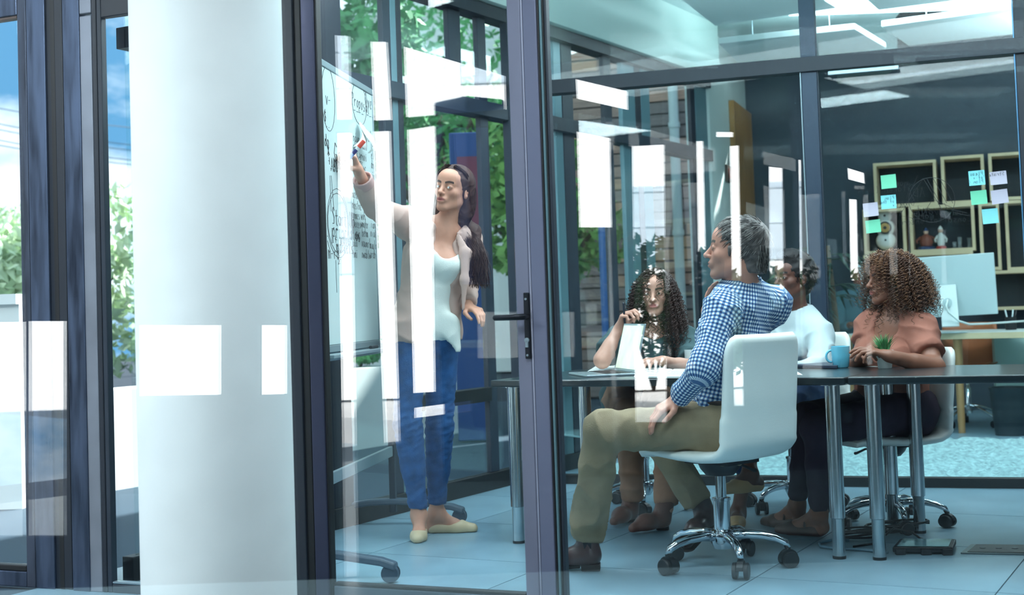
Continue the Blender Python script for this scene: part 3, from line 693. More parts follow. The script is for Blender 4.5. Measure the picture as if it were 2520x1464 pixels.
put(cc[2], 1.38, 7.02, face(-.80, -.58), 'white swivel chair under the short-haired woman in the white shirt', GC)
put(cc[3], 1.70, 6.40, face(-.97, -.25), 'white swivel chair under the woman in the rust-brown top', GC)
cc[0].scale = (1.06, 1.02, .98); cc[1].scale = (1, 1, .93); cc[2].scale = (1, 1, .93); cc[3].scale = (1, 1, .86)

# ---- meeting tables
def table(name, label, nl, nr, fl, fr, over=.075):
    t = thing(name, label, 'table', group='black-topped meeting tables')
    c = [Vector((*p, 0)) for p in (nl, nr, fr, fl)]; m = sum(c, Vector()) / 4
    e = (c[1] - c[0]).normalized(); f = (c[3] - c[0]).normalized()
    cs = [c[0] - e * over - f * over, c[1] + e * over - f * over, c[2] + e * over + f * over, c[3] - e * over + f * over]
    MB().hexa([v + Vector((0, 0, .705)) for v in cs], [v + Vector((0, 0, .737)) for v in cs]).build('tabletop', TOPM, t, bevel=.006, seg=3)
    for v in c:
        lg = MB().lathe([(.026, .0), (.026, .16), (.0275, .163), (.031, .165), (.031, .70), (.05, .701), (.05, .7045)], (v.x, v.y, 0), 28).build('leg', BRUSH, t, 40)
        MB().lathe([(.027, .0), (.0275, .012)], (v.x, v.y, 0), 24).build('foot', BLKP, lg, 40)
    mb = MB(); z = .66
    return t
lg = lambda x, y: tuple(onfloor(x, y).xy)
nl, nr, n2, f2 = lg(1277, 1336), lg(2066, 1374), lg(2165, 1377), lg(2264, 1311)
fd = Vector((.5, .866)); fr = (nr[0] + .39, nr[1] + .62); fl_ = (nl[0] + .35, nl[1] + .62)
table('meeting_table', 'long black-topped meeting table on chrome legs in front of the standing woman', nl, nr, fl_, fr)
d2_ = Vector((f2[0] - n2[0], f2[1] - n2[1])); e2 = Vector((.935, -.354)) * 1.45
table('meeting_table', 'second black-topped table with the mug and plant, running out of view at the right', n2, (n2[0] + e2.x, n2[1] + e2.y), f2, (f2[0] + e2.x, f2[1] + e2.y))
TZ = .737
def ontab(px, py, z=TZ): return onfloor(px, py, z)

# ---- laptop
lp = thing('laptop', 'open silver laptop at the left end of the table, screen edge towards the viewer', 'laptop', tuple(ontab(1478, 922)), math.radians(-78))
# local: x right of user, y towards hinge, z up
MB().box((-.165, -.115, 0), (.165, .115, .012)).build('base', mat('laptop_silver', lin((176, 190, 196)), .3, .8), lp, bevel=.004)
kb = MB()
for i in range(13):
    for j in range(5): kb.box((-.15 + i * .0232, -.02 + j * .024, .0122), (-.15 + i * .0232 + .019, .0 + j * .024, .0136))
tag(kb.build('keyboard', BLKP, lp), kind='stuff')
MB().box((-.05, -.10, .0121), (.05, -.035, .0125)).build('trackpad', mat('pad_grey', lin((150, 164, 170)), .3, .4), lp)
lp.location = (.392, 6.385, TZ)
Ms = Matrix.Translation((0, .115, .012)) @ Matrix.Rotation(math.radians(-14), 4, 'X')
sc_ = MB().box((-.165, -.004, 0), (.165, .004, .225), Ms).build('lid', MATS['laptop_silver'], lp, bevel=.003)
MB().box((-.155, -.0055, .012), (.155, -.0042, .215), Ms).build('screen', mat('laptop_screen', lin((222, 232, 205)), .25, emit=.55, noise=.3, nscale=9), sc_)
MB().tube([(-.12, .118, .012), (.12, .118, .012)], .006, 10).build('hinge', BLKP, lp)

def sheet(name, label, cat, cs, m, grp=None, dz=0, thick=.0015, lines=0, mir_=False):
    ps = [ontab(x, y) + Vector((0, 0, dz)) for x, y in cs]
    o = tag(MB().hexa(ps, [p + Vector((0, 0, thick)) for p in ps]).build(name, m), label, cat, grp)
    if lines:
        mb = MB()
        for k in range(lines):
            f = (k + 1) / (lines + 1); a = ps[0].lerp(ps[3], f).lerp(ps[1].lerp(ps[2], f), .12); b = ps[0].lerp(ps[3], f).lerp(ps[1].lerp(ps[2], f), .8)
            mb.tube([a + Vector((0, 0, thick + .0005)), b + Vector((0, 0, thick + .0005))], .0007, 4)
        mb.build('written_lines', mat('ink', lin((40, 44, 60)), .6), o)
    return o
PAPER = mat('paper', lin((226, 232, 230)), .7)
sheet('paper_sheet', 'loose paper sheet lying left of the laptop near the elbow', 'paper', [(1440, 918), (1530, 922), (1545, 906), (1470, 899)], PAPER, 'papers on the tables', lines=5)
sheet('paper_sheet', 'white paper on the table between laptop and forearm', 'paper', [(1556, 908), (1628, 912), (1640, 899), (1575, 896)], PAPER, 'papers on the tables', lines=4)
sheet('paper_sheet', 'white paper lying on the table right of the white chair', 'paper', [(1930, 921), (1975, 923), (1960, 914), (1925, 913)], PAPER, 'papers on the tables', lines=3)
sheet('paper_sheet', 'flat paper on the table behind the little plant pot', 'paper', [(2095, 901), (2170, 903), (2165, 894), (2100, 893)], PAPER, 'papers on the tables', lines=2)
nb = thing('open_notebook', 'open spiral notebook with written pages beside the laptop', 'notebook')
for nm, cs in (('page', [(1560, 931), (1622, 932), (1655, 914), (1600, 912)]), ('page', [(1626, 932), (1700, 932), (1718, 914), (1658, 914)])):
    ps = [ontab(x, y) + Vector((0, 0, .001)) for x, y in cs]; o = MB().hexa(ps, [p + Vector((0, 0, .011)) for p in ps]).build(nm, PAPER, nb, bevel=.003)
    mb = MB()
    for k in range(6):
        f = (k + 1) / 7; mb.tube([ps[0].lerp(ps[3], f).lerp(ps[1].lerp(ps[2], f), .1) + Vector((0, 0, .0115)), ps[0].lerp(ps[3], f).lerp(ps[1].lerp(ps[2], f), .85) + Vector((0, 0, .0115))], .0007, 4)
    mb.build('written_lines', MATS['ink'] if 'ink' in MATS else mat('ink', lin((40, 44, 60)), .6), o)
tb = thing('notepad', 'dark covered notepad lying on the far side of the table behind the white chair', 'notebook')
ps = [ontab(x, y) + Vector((0, 0, .001)) for x, y in ((1948, 906), (2060, 908), (2070, 897), (1960, 896))]; MB().hexa(ps, [p + Vector((0, 0, .014)) for p in ps]).build('cover', mat('navy_cover', lin((26, 40, 60)), .5), tb, bevel=.002)

def mug(label, p, rz, m, grp='mugs on the meeting table', s=1.0):
    t = thing('mug', label, 'mug', p, rz, grp)
    MB().lathe([(0, .001), (.030 * s, .0), (.034 * s, .006), (.040 * s, .05 * s), (.041 * s, .095 * s), (.0385 * s, .096 * s), (.037 * s, .05 * s), (.031 * s, .010), (0, .008)], n=32).build('cup', m, t, 60)
    MB().tube([(.039 * s + .024 * s * math.sin(a), 0, .052 * s + .026 * s * math.cos(a)) for a in [PI * i / 10 for i in range(11)]], .0052 * s, 8).build('handle', m, t, True)
mug('bright turquoise mug beside the little plant', ontab(2070, 905), PI * .98, mat('turquoise_glaze', lin((104, 190, 216)), .2, coat=.5), s=1.03)
mug('pale mug on the table between the checked sleeve and the hidden face', ontab(1705, 906), 0, mat('pale_glaze', lin((190, 206, 208)), .25, coat=.5), s=.95)

pp = thing('potted_plant', 'small white pot with grassy green plant standing on the right table', 'plant', tuple(ontab(2178, 906)))
MB().lathe([(0, 0), (.028, 0), (.030, .003), (.038, .072), (.040, .074), (.040, .080), (.035, .080), (.030, .06), (0, .06)], n=32).build('pot', mat('pot_white', lin((214, 228, 226)), .5), pp, 50)
MB().lathe([(0, .064), (.034, .064)], n=20).build('soil', mat('soil', lin((60, 48, 40)), .95), pp)
g = np.random.RandomState(9); mb = MB()
for k in range(190):
    a = g.uniform(0, 2 * PI); r0 = g.uniform(0, .026); ln = g.uniform(.05, .095); o = g.uniform(.08, .75); c, s = math.cos(a), math.sin(a)
    b = Vector((r0 * c, r0 * s, .062)); pr = []
    for i in range(5):
        f = i / 4; pr.append(b + Vector((c, s, 0)) * (o * ln * f * f * .9) + Vector((0, 0, ln * f * (1 - .18 * o * f))))
    q = Vector((-s, c, 0)).lerp(Vector((c, s, 0)), g.uniform(0, .6)).normalized(); i0 = len(mb.v)
    for i, p in enumerate(pr):
        w_ = .0028 * (1 - (i / 4) ** 2 * .9); mb.v += [tuple(p - q * w_), tuple(p + q * w_)]
    for i in range(4): mb.f.append((i0 + 2 * i, i0 + 2 * i + 1, i0 + 2 * i + 3, i0 + 2 * i + 2))
tag(mb.build('grass_blades', mat('grass_green', lin((72, 140, 86)), .5, noise=.35, nscale=40), pp), kind='stuff')

# ---- cables, flat glass pad and floor box under the right table
def cab(label, pts, r, m):
    tag(MB().tube(pts, r, 8).build('cable', m, smooth=True), label, 'cable', 'cables lying under the table')
def loops(cx, cy, n, r, seed, zz=.012):
    g = random.Random(seed); c = onfloor(cx, cy); out = []
    for i in range(n * 16):
        a = 2 * PI * i / 16; k = r * (1 + .25 * math.sin(a * 1.7 + seed)); out.append(c + Vector((k * 1.6 * math.cos(a), k * .7 * math.sin(a + .3), zz + .014 * (1 + math.sin(a * .63 + seed)) + .001 * i / 4)))
    return out
BC = mat('black_cable', lin((20, 24, 28)), .35); GCB = mat('blue_grey_cable', lin((86, 120, 138)), .5)
cab('black cable coiled under the right table, left heap', loops(2120, 1330, 4, .06, 1), .005, BC)
cab('black cable coiled under the right table, right heap', loops(2210, 1312, 4, .075, 2), .006, BC)
cab('black cable running from the coils to the glass pad', [onfloor(x, y, z) for x, y, z in ((2100, 1345, .01), (2150, 1338, .03), (2200, 1300, .05), (2245, 1310, .03), (2265, 1325, .012), (2300, 1335, .01))], .005, BC)
cab('blue-grey cable curling on the tiles left of the chrome legs', [onfloor(x, y, .008) for x, y in ((2185, 1360), (2120, 1352), (2060, 1350), (2020, 1345), (2015, 1336), (2050, 1328), (2090, 1330))], .006, GCB)
gp = thing('glass_pad', 'flat dark framed glass pad lying on the tiles under the right table', 'panel')
cs = [onfloor(x, y, .03) for x, y in ((2196, 1346), (2344, 1347), (2353, 1326), (2215, 1325))]
MB().hexa([v - Vector((0, 0, .022)) for v in cs], cs).build('frame', BLKP, gp, bevel=.004)
m_ = sum(cs, Vector()) / 4; ci = [m_ + (v - m_) * .86 + Vector((0, 0, .001)) for v in cs]
MB().hexa(ci, [v + Vector((0, 0, .002)) for v in ci]).build('glass_top', mat('pad_glass', lin((120, 160, 165)), .08, .2), gp)
for f in (.12, .55, .9): 
    v = cs[0].lerp(cs[1], f) - Vector((0, .0, .010)); MB().box((v.x - .02, v.y - .018, v.z - .019), (v.x + .02, v.y + .0, v.z + .004)).build('foot', BLKP, gp, bevel=.002)
fb = thing('floor_box', 'recessed black floor box with a metal rim in the tiles at the lower right', 'floor box')
cs = [onfloor(x, y, .0) for x, y in ((2364, 1363), (2620, 1368), (2640, 1345), (2390, 1342))]; m_ = sum(cs, Vector()) / 4
MB().hexa(cs, [v + Vector((0, 0, .006)) for v in cs]).build('rim', mat('rim_metal', lin((110, 122, 126)), .35, .8), fb, bevel=.001)
ci = [m_ + (v - m_) * .88 + Vector((0, 0, .006)) for v in cs]; MB().hexa(ci, [v + Vector((0, 0, .002)) for v in ci]).build('lid', BLKP, fb)
for k in range(5):
    v = ci[0].lerp(ci[1], .12 + .18 * k) * .5 + ci[3].lerp(ci[2], .12 + .18 * k) * .5; MB().lathe([(.012, .002), (.012, .004), (0, .004)], v, 12).build('socket', mat('socket_grey', lin((70, 78, 84)), .5), fb)

# ---- wheeled whiteboard
BL = Plane((-.83, 5.36), (-.58, 7.05)); BRD = Plane((-.815, 5.36), (-.565, 7.05))
bo = thing('whiteboard', 'wheeled whiteboard covered in handwriting at the left of the standing woman', 'whiteboard')
def blbox(name, s0, s1, d0, d1, h0, h1, m, bevel=.003):
    mb = MB(); BL.box(mb, s0, s1, d0, d1, h0, h1); return mb.build(name, m, bo, bevel=bevel)
def sB(px): return BL.sh(px, 757)[0]
sR_ = sB(932); sL_ = .12; bt_, bb_ = BL.sh(790, 160)[1], .93
FR = mat('board_frame', lin((150, 168, 174)), .35, .5)
board = blbox('writing_surface', sL_, sR_, .004, .022, bb_, bt_, mat('board_white', lin((206, 226, 226)), .22, coat=.3))
blbox('frame', sL_ - .02, sR_ + .02, 0, .028, bt_ + .001, bt_ + .03, FR); blbox('frame', sL_ - .02, sR_ + .02, 0, .028, bb_ - .03, bb_ - .001, FR)
blbox('frame', sR_ + .001, sR_ + .02, 0, .028, bb_, bt_, FR); blbox('frame', sL_ - .02, sL_ - .001, 0, .028, bb_, bt_, FR)
blbox('pen_tray', sL_ + .1, sR_ - .1, -.07, -.001, bb_ - .05, bb_ - .035, FR)
for s in (.16, 1.62):
    blbox('upright', s - .02, s + .02, .03, .06, .06, bt_ - .05, DARK)
    f = MB(); c = BL.pt(s, .085, .045); u = BL.n
    pr = [(-.36, .078), (-.3, .098), (-.12, .125), (0, .13), (.12, .125), (.3, .098), (.36, .078)]
    vs = []
    for d, z in pr:
        p = BL.pt(s, 0, .045 - d)   # positive d towards the viewer's right
        for a, b in ((-.032, -.03), (.032, -.03), (.026, .0), (-.026, .0)): q = p + BL.u * a; vs.append((q.x, q.y, z + b))
    n_ = len(pr); fs = [(3, 2, 1, 0), tuple(range(4 * n_ - 4, 4 * n_))]
    for i in range(n_ - 1):
        for k in range(4): fs.append((4 * i + k, 4 * i + (k + 1) % 4, 4 * i + 4 + (k + 1) % 4, 4 * i + 4 + k))
    MB().add(vs, fs).build('foot', mat('foot_blue_grey', lin((58, 76, 92)), .45), bo, bevel=.008)
    for d in (-.335, .335):
        p = BL.pt(s, 0, .045 - d); w_ = MB(); a = BL.u * .016
        w_.tube([p + Vector((0, 0, .037)) - a * 1.5, p + Vector((0, 0, .037)) - a * .3], [.034, .037], 20); w_.tube([p + Vector((0, 0, .037)) + a * .3, p + Vector((0, 0, .037)) + a * 1.5], [.037, .034], 20)
        w_.tube([p + Vector((0, 0, .037)) - a * .4, p + Vector((0, 0, .037)) + a * .4], .02, 12)
        w_.build('caster', mat('caster_grey', lin((50, 66, 82)), .4), bo, 40)
for z0 in (.34, .86):
    blbox('cross_rail', .181, 1.599, .035, .055, z0, z0 + .05, FR)
ink = MB(); fnB = lambda x, y: BL.pt(x, y, .0035); RB = random.Random(11)
def ell(cx, cy, rx, ry, r=.0014): ink.tube([fnB(cx + rx * math.cos(t * .33), cy + ry * math.sin(t * .33)) for t in range(21)], r, 4)
Zs = lambda px, py: BL.sh(px, py, .0035)
def wr(txt, px, py, size, r=.0015):
    s, h = Zs(px, py); write(ink, txt, fnB, s, h, size, r, rnd=RB)
wr('8v-50', 794, 252, .07); s, h = Zs(803, 240); ell(s + .03, h, .10, .14)
wr('$', 798, 300, .06); wr('..', 803, 312, .05); wr('sda', 793, 356, .055, .002); wr('* Goals due', 806, 392, .085, .002); wr('+ month', 808, 408, .07); wr('ABC', 815, 420, .06); wr('---', 813, 428, .07)
wr('Start Up', 818, 552, .075, .002); s, h = Zs(826, 548); ell(s + .04, h, .16, .13); ell(s + .04, h, .17, .15)
wr('A. principles', 796, 580, .075, .0018); wr('F+ Work', 817, 600, .07); wr('markets', 828, 620, .065); wr('m-ro.', 808, 636, .07); wr('3', 832, 650, .05); wr('2', 833, 690, .05); wr('-', 834, 660, .06)
for (x0, y0, x1, y1) in ((812, 432, 815, 520), (815, 432, 822, 520), (806, 592, 812, 616), (800, 530, 795, 520), (826, 640, 829, 720)):
    a = Zs(x0, y0); b = Zs(x1, y1); ink.tube([fnB(*a), fnB(*b)], .0014, 4)
wr('Proposal', 866, 258, .065); s, h = Zs(876, 250); ell(s + .06, h, .13, .10); wr('Over', 898, 262, .075); wr('----', 870, 283, .08); wr('---', 903, 296, .08)
for j in range(13):
    for i, px in enumerate((868, 890, 912)):
        py = 345 + 24 * j + RB.uniform(-4, 4)
        if 420 < py < 470 and px < 880: continue
        wr(''.join(RB.choice('abcdehilmnorstuw') for _ in range(RB.randint(3, 6))), px + RB.uniform(-2, 2), py, .045, .001)
ink.build('handwriting', mat('marker_ink', lin((34, 38, 44)), .5), bo)
# curling paper sheet fixed on the board
cp = MB(); s, h = BL.sh(884, 300, -.004); n_ = 10; vs = []
for side in (-1, 1):
    base_ = len(cp.v)
    for i in range(n_ + 1):
        f = i / n_; x = s + side * .13 * f; z = h - .10 * f ** .7 - .03 * f; d = -.006 - .05 * math.sin(PI * f) * (1 if side > 0 else .5)
        for q in (0, 1): cp.v.append(tuple(BL.pt(x - side * q * .05 * (1 - f), z - q * .055 * math.sin(PI * min(1, f + .12)), d - .012 * q)))
    for i in range(n_): a = base_ + 2 * i; cp.f.append((a, a + 1, a + 3, a + 2))
o = cp.build('paper_curl', PAPER, smooth=True); sd = o.modifiers.new('solid', 'SOLIDIFY'); sd.thickness = .001
tag(o, 'white strip of paper peeling off the whiteboard above the raised hand', 'paper')
for i, (px, m) in enumerate(((905, mat('pen_black', lin((30, 34, 40)), .4)),)):
    s, _ = BL.sh(px, 885); p = BL.pt(s, bb_ - .028, -.03); tag(MB().tube([p - BL.u * .06, p + BL.u * .03, p + BL.u * .06], [.008, .008, .0085], 12).build('marker_pen', m, smooth=40), 'dark marker pen lying in the tray of the whiteboard', 'pen')

# ---- sticky notes and the drawing on the glass partition
def note(px, py, w_, h_, rot, c, label, words=()):
    s, h = PT.sh(px, py, -.004); M = PT.M @ Matrix.Translation((s, -.004, h)) @ Matrix.Rotation(math.radians(rot), 4, 'Y')
    n_ = 6; vs = []; k = 7.7 / FPX
    W_, H_ = w_ * k / 2, h_ * k / 2
    for t in (0, -.0009):
        for i in range(n_ + 1):
            z = H_ - 2 * H_ * i / n_; d = t - .016 * (i / n_) ** 2
            vs += [M @ Vector((-W_, d, z)), M @ Vector((W_, d, z))]
    m2 = 2 * (n_ + 1); fs = []
    for i in range(n_):
        a = 2 * i; fs += [(a, a + 1, a + 3, a + 2), (m2 + a, m2 + a + 2, m2 + a + 3, m2 + a + 1), (a, a + 2, m2 + a + 2, m2 + a), (a + 1, m2 + a + 1, m2 + a + 3, a + 3)]
    fs += [(0, m2, m2 + 1, 1), (m2 - 2, m2 - 1, 2 * m2 - 1, 2 * m2 - 2)]
    o = tag(MB().add(vs, fs).build('sticky_note', mat('note_' + c, lin({'green': (104, 190, 156), 'cyan': (122, 198, 204), 'lilac': (176, 170, 186)}[c]), .7)), label, 'note', 'sticky notes on the glass partition')
    if words:
        mb = MB()
        for j, wd in enumerate(words):
            write(mb, wd, lambda x, y: M @ Vector((x, -.0022 - .016 * ((H_ - y) / (2 * H_)) ** 2, y)), W_ * .75, H_ * .35 - j * H_ * .55, W_ * .52, .0008, mirror=True)
        mb.build('handwriting', MATS['marker_ink'], o)
note(2187, 447, 36, 34, -3, 'green', 'plain green sticky note at the top left of the drawing on the glass')
note(2187, 497, 36, 34, -2, 'cyan', 'cyan sticky note with mirrored writing above the white speaker', ('Plan', 'of the', 'x'))
note(2143, 516, 36, 34, -4, 'lilac', 'lilac sticky note left of the white speaker')
note(2149, 557, 36, 32, -4, 'green', 'green sticky note overlapping the left side of the white speaker')
note(2404, 438, 37, 36, -2, 'cyan', 'cyan sticky note with three mirrored lines at the upper right of the drawing', ('Pleas', 'of +', 'Plan C'))
note(2457, 438, 38, 32, -3, 'lilac', 'lilac sticky note with one mirrored word, rightmost of the top row', ('Strategy',))
note(2409, 486, 37, 34, -3, 'green', 'green sticky note below the written cyan note')
note(2460, 484, 38, 34, -5, 'lilac', 'blank lilac sticky note below the written lilac note')
note(2437, 532, 36, 36, -3, 'cyan', 'blank cyan sticky note, lowest of the right group')
gd = thing('glass_drawing', 'black marker diagram of a triangle in a circle drawn on the glass partition', 'drawing')
gk = MB(); fP = lambda px, py: PT.pt(*PT.sh(px, py, -.002), -.002)
for pl2 in ([(2293 + 57 * math.cos(t / 6), 492 + 55 * math.sin(t / 6)) for t in range(39)], [(2272, 439), (2214, 530), (2262, 540)], [(2272, 439), (2330, 535)], [(2295, 490), (2268, 534)], [(2295, 490), (2352, 515)], [(2280, 438), (2312, 497)], [(2296, 438), (2330, 500)], [(2313, 440), (2345, 500)],
            [(2258, 432), (2245, 465), (2238, 452), (2252, 458)], [(2236, 494), (2244, 480), (2250, 492), (2240, 500)], [(2214, 512), (2222, 500), (2230, 512)], [(2211, 522), (2220, 520)], [(2340, 515), (2380, 524)], [(2345, 522), (2384, 531)]):
    gk.tube([fP(*q) for q in pl2], .0013, 4)
def gw(txt, px, py, size):
    s, h = PT.sh(px, py, -.002); write(gk, txt, lambda x, y: PT.pt(x, y, -.002), s, h, size, .0011, mirror=True, rnd=RB)
gw('ADA', 2276, 484, .055); gw('Market', 2235, 456, .04); gw('Stakeholders', 2242, 470, .04); gw('Goals', 2252, 505, .045); gw('Client', 2330, 520, .045); gw('Value', 2310, 528, .045); gw('marks', 2298, 538, .04)
gw('Consultations', 2390, 545, .04); gw('quality', 2380, 528, .035); gw('form', 2252, 552, .035)
gk.build('strokes', MATS['marker_ink'], gd)

# ================================================================== office behind the partition
PLY = mat('birch_ply', lin((228, 206, 168)), .5, noise=.08, nscale=6); PLYI = mat('box_inside', lin((78, 70, 66)), .7)
def wbox(px0, py0, px1, py1, label, dep=.30, th=.028):
    s0, h1 = BW.sh(px0, py0, -dep); s1, h0 = BW.sh(px1, py1, -dep)
    t = thing('box_shelf', label, 'shelf', group='plywood box shelves on the charcoal wall')
    for nm, a in (('top_board', (s0, s1, -dep, -.001, h1 - th, h1)), ('bottom_board', (s0, s1, -dep, -.001, h0, h0 + th)), ('side_board', (s0, s0 + th, -dep, -.001, h0 + th, h1 - th)), ('side_board', (s1 - th, s1, -dep, -.001, h0 + th, h1 - th))):
        mb = MB(); BW.box(mb, *a); mb.build(nm, PLY, t, bevel=.003)
    mb = MB(); BW.box(mb, s0 + th, s1 - th, -.02, -.0015, h0 + th, h1 - th); mb.build('back_panel', mat('box_back', lin((34, 42, 50)), .7), t)
    return s0 + th, s1 - th, h0 + th
wbox(2148, 402, 2308, 504, 'wide plywood box shelf, left one of the upper row')
wbox(2314, 386, 2426, 498, 'plywood box shelf, middle one of the upper row')
wbox(2431, 378, 2560, 488, 'plywood box shelf, right one of the upper row, cut by the mullion')
A = wbox(2122, 516, 2232, 622, 'plywood box shelf holding the white round speaker')
B = wbox(2236, 508, 2402, 616, 'wide plywood box shelf holding the figurines')
wbox(2407, 500, 2466, 664, 'tall narrow plywood box shelf with an open dark inside')
wbox(2471, 494, 2580, 662, 'tall plywood box shelf at the right edge of the glass')
C_ = wbox(2124, 628, 2398, 700, 'low wide plywood box shelf behind the monitor'); wbox(2404, 668, 2580, 760, 'plywood box shelf below the tall boxes at the right')
def on_shelf(px, box): s = BW.sh(px, 600, -.16)[0]; p = BW.pt(s, box[2] + .001, -.16); return p
p = on_shelf(2181, A); sp_ = thing('speaker', 'white speaker of three stacked round shapes with a gold cone', 'speaker', p, math.radians(-19))
MB().ball((0, 0, .095), (.092, .075, .085), 28).ball((0, 0, .215), (.085, .075, .085), 28).ball((0, 0, .325), (.063, .06, .063), 28).build('body', mat('speaker_white', lin((236, 240, 236)), .25, coat=.4), sp_, True)
sp_.scale = (.97, .97, .97)
def ydisc(z, r0, r1, y, d, m, nm): MB().lathe([(r0, 0), (r1, d * .6), (r1, d), (r0 * .95, d + .001)] if r0 > 0 else [(0, d), (r1, d * .9), (r1, 0)], n=28, M=Matrix.Translation((0, y, z)) @ Matrix.Rotation(PI / 2, 4, 'X')).build(nm, m, sp_, 50)
ydisc(.215, 0, .060, -.065, .012, BLKP, 'surround'); ydisc(.215, 0, .044, -.0771, .006, mat('gold_cone', lin((190, 150, 92)), .4, .4), 'cone'); ydisc(.215, 0, .016, -.0835, .006, BLKP, 'dust_cap'); ydisc(.33, 0, .012, -.056, .006, BLKP, 'tweeter'); ydisc(.10, 0, .010, -.071, .006, BLKP, 'port')
def figurine(px, label, h, cols, wide=1.0):
    p = on_shelf(px, B); t = thing('figurine', label, 'figurine', p, math.radians(-19), 'small figurines in the box shelf')
    MB().lathe([(0, 0), (.045 * wide, 0), (.045 * wide, .02), (.03 * wide, .03), (0, .03)], n=16).build('base', cols[0], t, 50)
    MB().lathe([(0, .0305), (.028 * wide, .031), (.036 * wide, h * .35), (.026 * wide, h * .6), (.012, h * .72), (0, h * .73)], n=16).build('body', cols[1], t, 50)
    MB().ball((0, 0, h * .8), (.022, .022, .026), 14).build('head', mat('fig_skin', lin((206, 170, 150)), .5), t, True)
    MB().lathe([(.022, h * .85), (.015, h * .93), (.003, h)], n=12).build('hat', cols[2], t, 50)
    for s in (-1, 1): MB().tube([(s * .026 * wide, 0, h * .58), (s * .05 * wide, -.01, h * .42), (s * .045 * wide, -.03, h * .3)], [.01, .009, .008], 8).build('arm', cols[1], t, True)
rd, wh, bl_, br = mat('fig_red', lin((176, 60, 56)), .4), mat('fig_white', lin((210, 214, 210)), .4), mat('fig_blue', lin((40, 66, 110)), .5), mat('fig_brown', lin((128, 72, 58)), .5)
figurine(2316, 'small white robed figurine on a red base', .21, (rd, wh, wh)); figurine(2280, 'wide brown and blue seated figurine', .20, (bl_, br, bl_), 1.7)
for px, h_ in ((2349, .06), (2362, .10), (2386, .09)):
    p = on_shelf(px, B); tag(MB().lathe([(0, 0), (.02, 0), (.016, h_ * .3), (.02, h_), (.018, h_), (.013, h_ * .35), (0, h_ * .3)], p, 14).build('glass_cup', mat('cup_glass', lin((190, 205, 210)), .1, trans=.7), smooth=True), {2349: 'short drinking glass next to the white figurine', 2362: 'tall drinking glass in the middle of the row in the box shelf', 2386: 'drinking glass nearest the right side of the wide box shelf'}[px], 'glass', 'glasses in the box shelf')

# desk with wooden top and big white monitor seen from behind
dk_ = thing('desk', 'long office desk with pale wooden edge behind the glass partition', 'desk')
DP = Plane(tuple(at(2062, 820, 10.9).xy), tuple(at(2520, 815, 10.2).xy)); dh = .76
def dbox(nm, s0, s1, d0, d1, h0, h1, m, bevel=.003): mb = MB(); DP.box(mb, s0, s1, d0, d1, h0, h1); return mb.build(nm, m, dk_, bevel=bevel)
dbox('desktop', 0, 2.6, 0, .75, dh - .004, dh, mat('desk_white', lin((214, 222, 218)), .4)); dbox('edge_board', 0, 2.6, 0, .75, dh - .05, dh - .0045, PLY)
for s, d in ((.06, .07), (.9, .07), (2.4, .07), (.06, .68), (2.4, .68)):
    p = DP.pt(s, 0, d); MB().tube([(p.x, p.y, 0), (p.x, p.y, dh - .051)], [.026, .034], 14).build('leg', mat('leg_wood', lin((178, 138, 92)), .5), dk_, 40)
mo = thing('monitor', 'large white desktop monitor seen from behind on the office desk', 'monitor')
W0 = mat('monitor_white', lin((206, 222, 224)), .3)
def quadslab(name, px4, Y4, th, m, parent, bevel=.004):
    ps = [at(x, y, Y) for (x, y), Y in zip(px4, Y4)]; nn = (ps[1] - ps[0]).cross(ps[3] - ps[0]).normalized()
    if nn.y < 0: nn = -nn
    return MB().add(ps + [p + nn * th for p in ps], [(0, 1, 2, 3), (7, 6, 5, 4), (0, 4, 5, 1), (1, 5, 6, 2), (2, 6, 7, 3), (3, 7, 4, 0)]).build(name, m, parent, bevel=bevel)
quadslab('back_shell', [(2108, 645), (2445, 622), (2456, 772), (2140, 790)], [10.75, 10.35, 10.38, 10.78], .03, W0, mo)
quadslab('stand', [(2312, 702), (2352, 699), (2361, 802), (2318, 804)], [10.50, 10.46, 10.32, 10.36], .012, mat('stand_white', lin((222, 232, 232)), .3), mo)
p = at(2338, 806, 10.42); MB().box((p.x - .14, p.y - .02, dh), (p.x + .12, p.y + .18, dh + .008)).build('stand_foot', W0, mo, bevel=.003)
cv = MB(); cv.tube([at(x, y, Y) for x, y, Y in ((2333, 738, 10.38), (2328, 752, 10.36), (2334, 768, 10.34), (2360, 790, 10.32), (2385, 798, 10.35), (2430, 796, 10.45), (2520, 790, 10.5))], .008, 8)
cv.build('power_cable', mat('white_cable', lin((220, 232, 230)), .4), mo, True)
MB().lathe([(.024, 0), (.036, .002), (.036, .008), (.024, .010)], n=24, M=Matrix.Translation(at(2331, 745, 10.40)) @ Matrix.Rotation(PI / 2, 4, 'X')).build('cable_grommet', W0, mo, 50)
p = DP.pt(1.62, dh, .35); pc_ = thing('pen_cup', 'dark pen cup with pens at the right end of the desk', 'cup', at(2488, 806, 10.7))
pc_.location.z = dh
MB().lathe([(0, .0), (.04, 0), (.042, .10), (.038, .10), (.036, .01), (0, .01)], n=20).build('cup', BLKP, pc_, 50)
for k, (a, b) in enumerate(((-.03, .0), (.02, .01), (.035, -.01))): MB().tube([(a * .4, b, .02), (a * 1.3, b, .155)], .006, 6).build('pen', (W0, W0, BLKP)[k], pc_, True)
bn = thing('waste_bin', 'dark tapered waste bin on the office floor at the right edge', 'bin', onfloor(2490, 1070))
MB().lathe([(0, 0), (.115, 0), (.145, .34), (.149, .345), (.149, .352), (.138, .35), (.11, .01), (0, .01)], n=28).build('body', mat('bin_dark', lin((26, 40, 48)), .5), bn, 40)
MB().box((2.9 + .9, 11.0, .0), (4.9, 11.05, .70)).build('desk_screen', mat('pale_screen', lin((176, 206, 200)), .6))
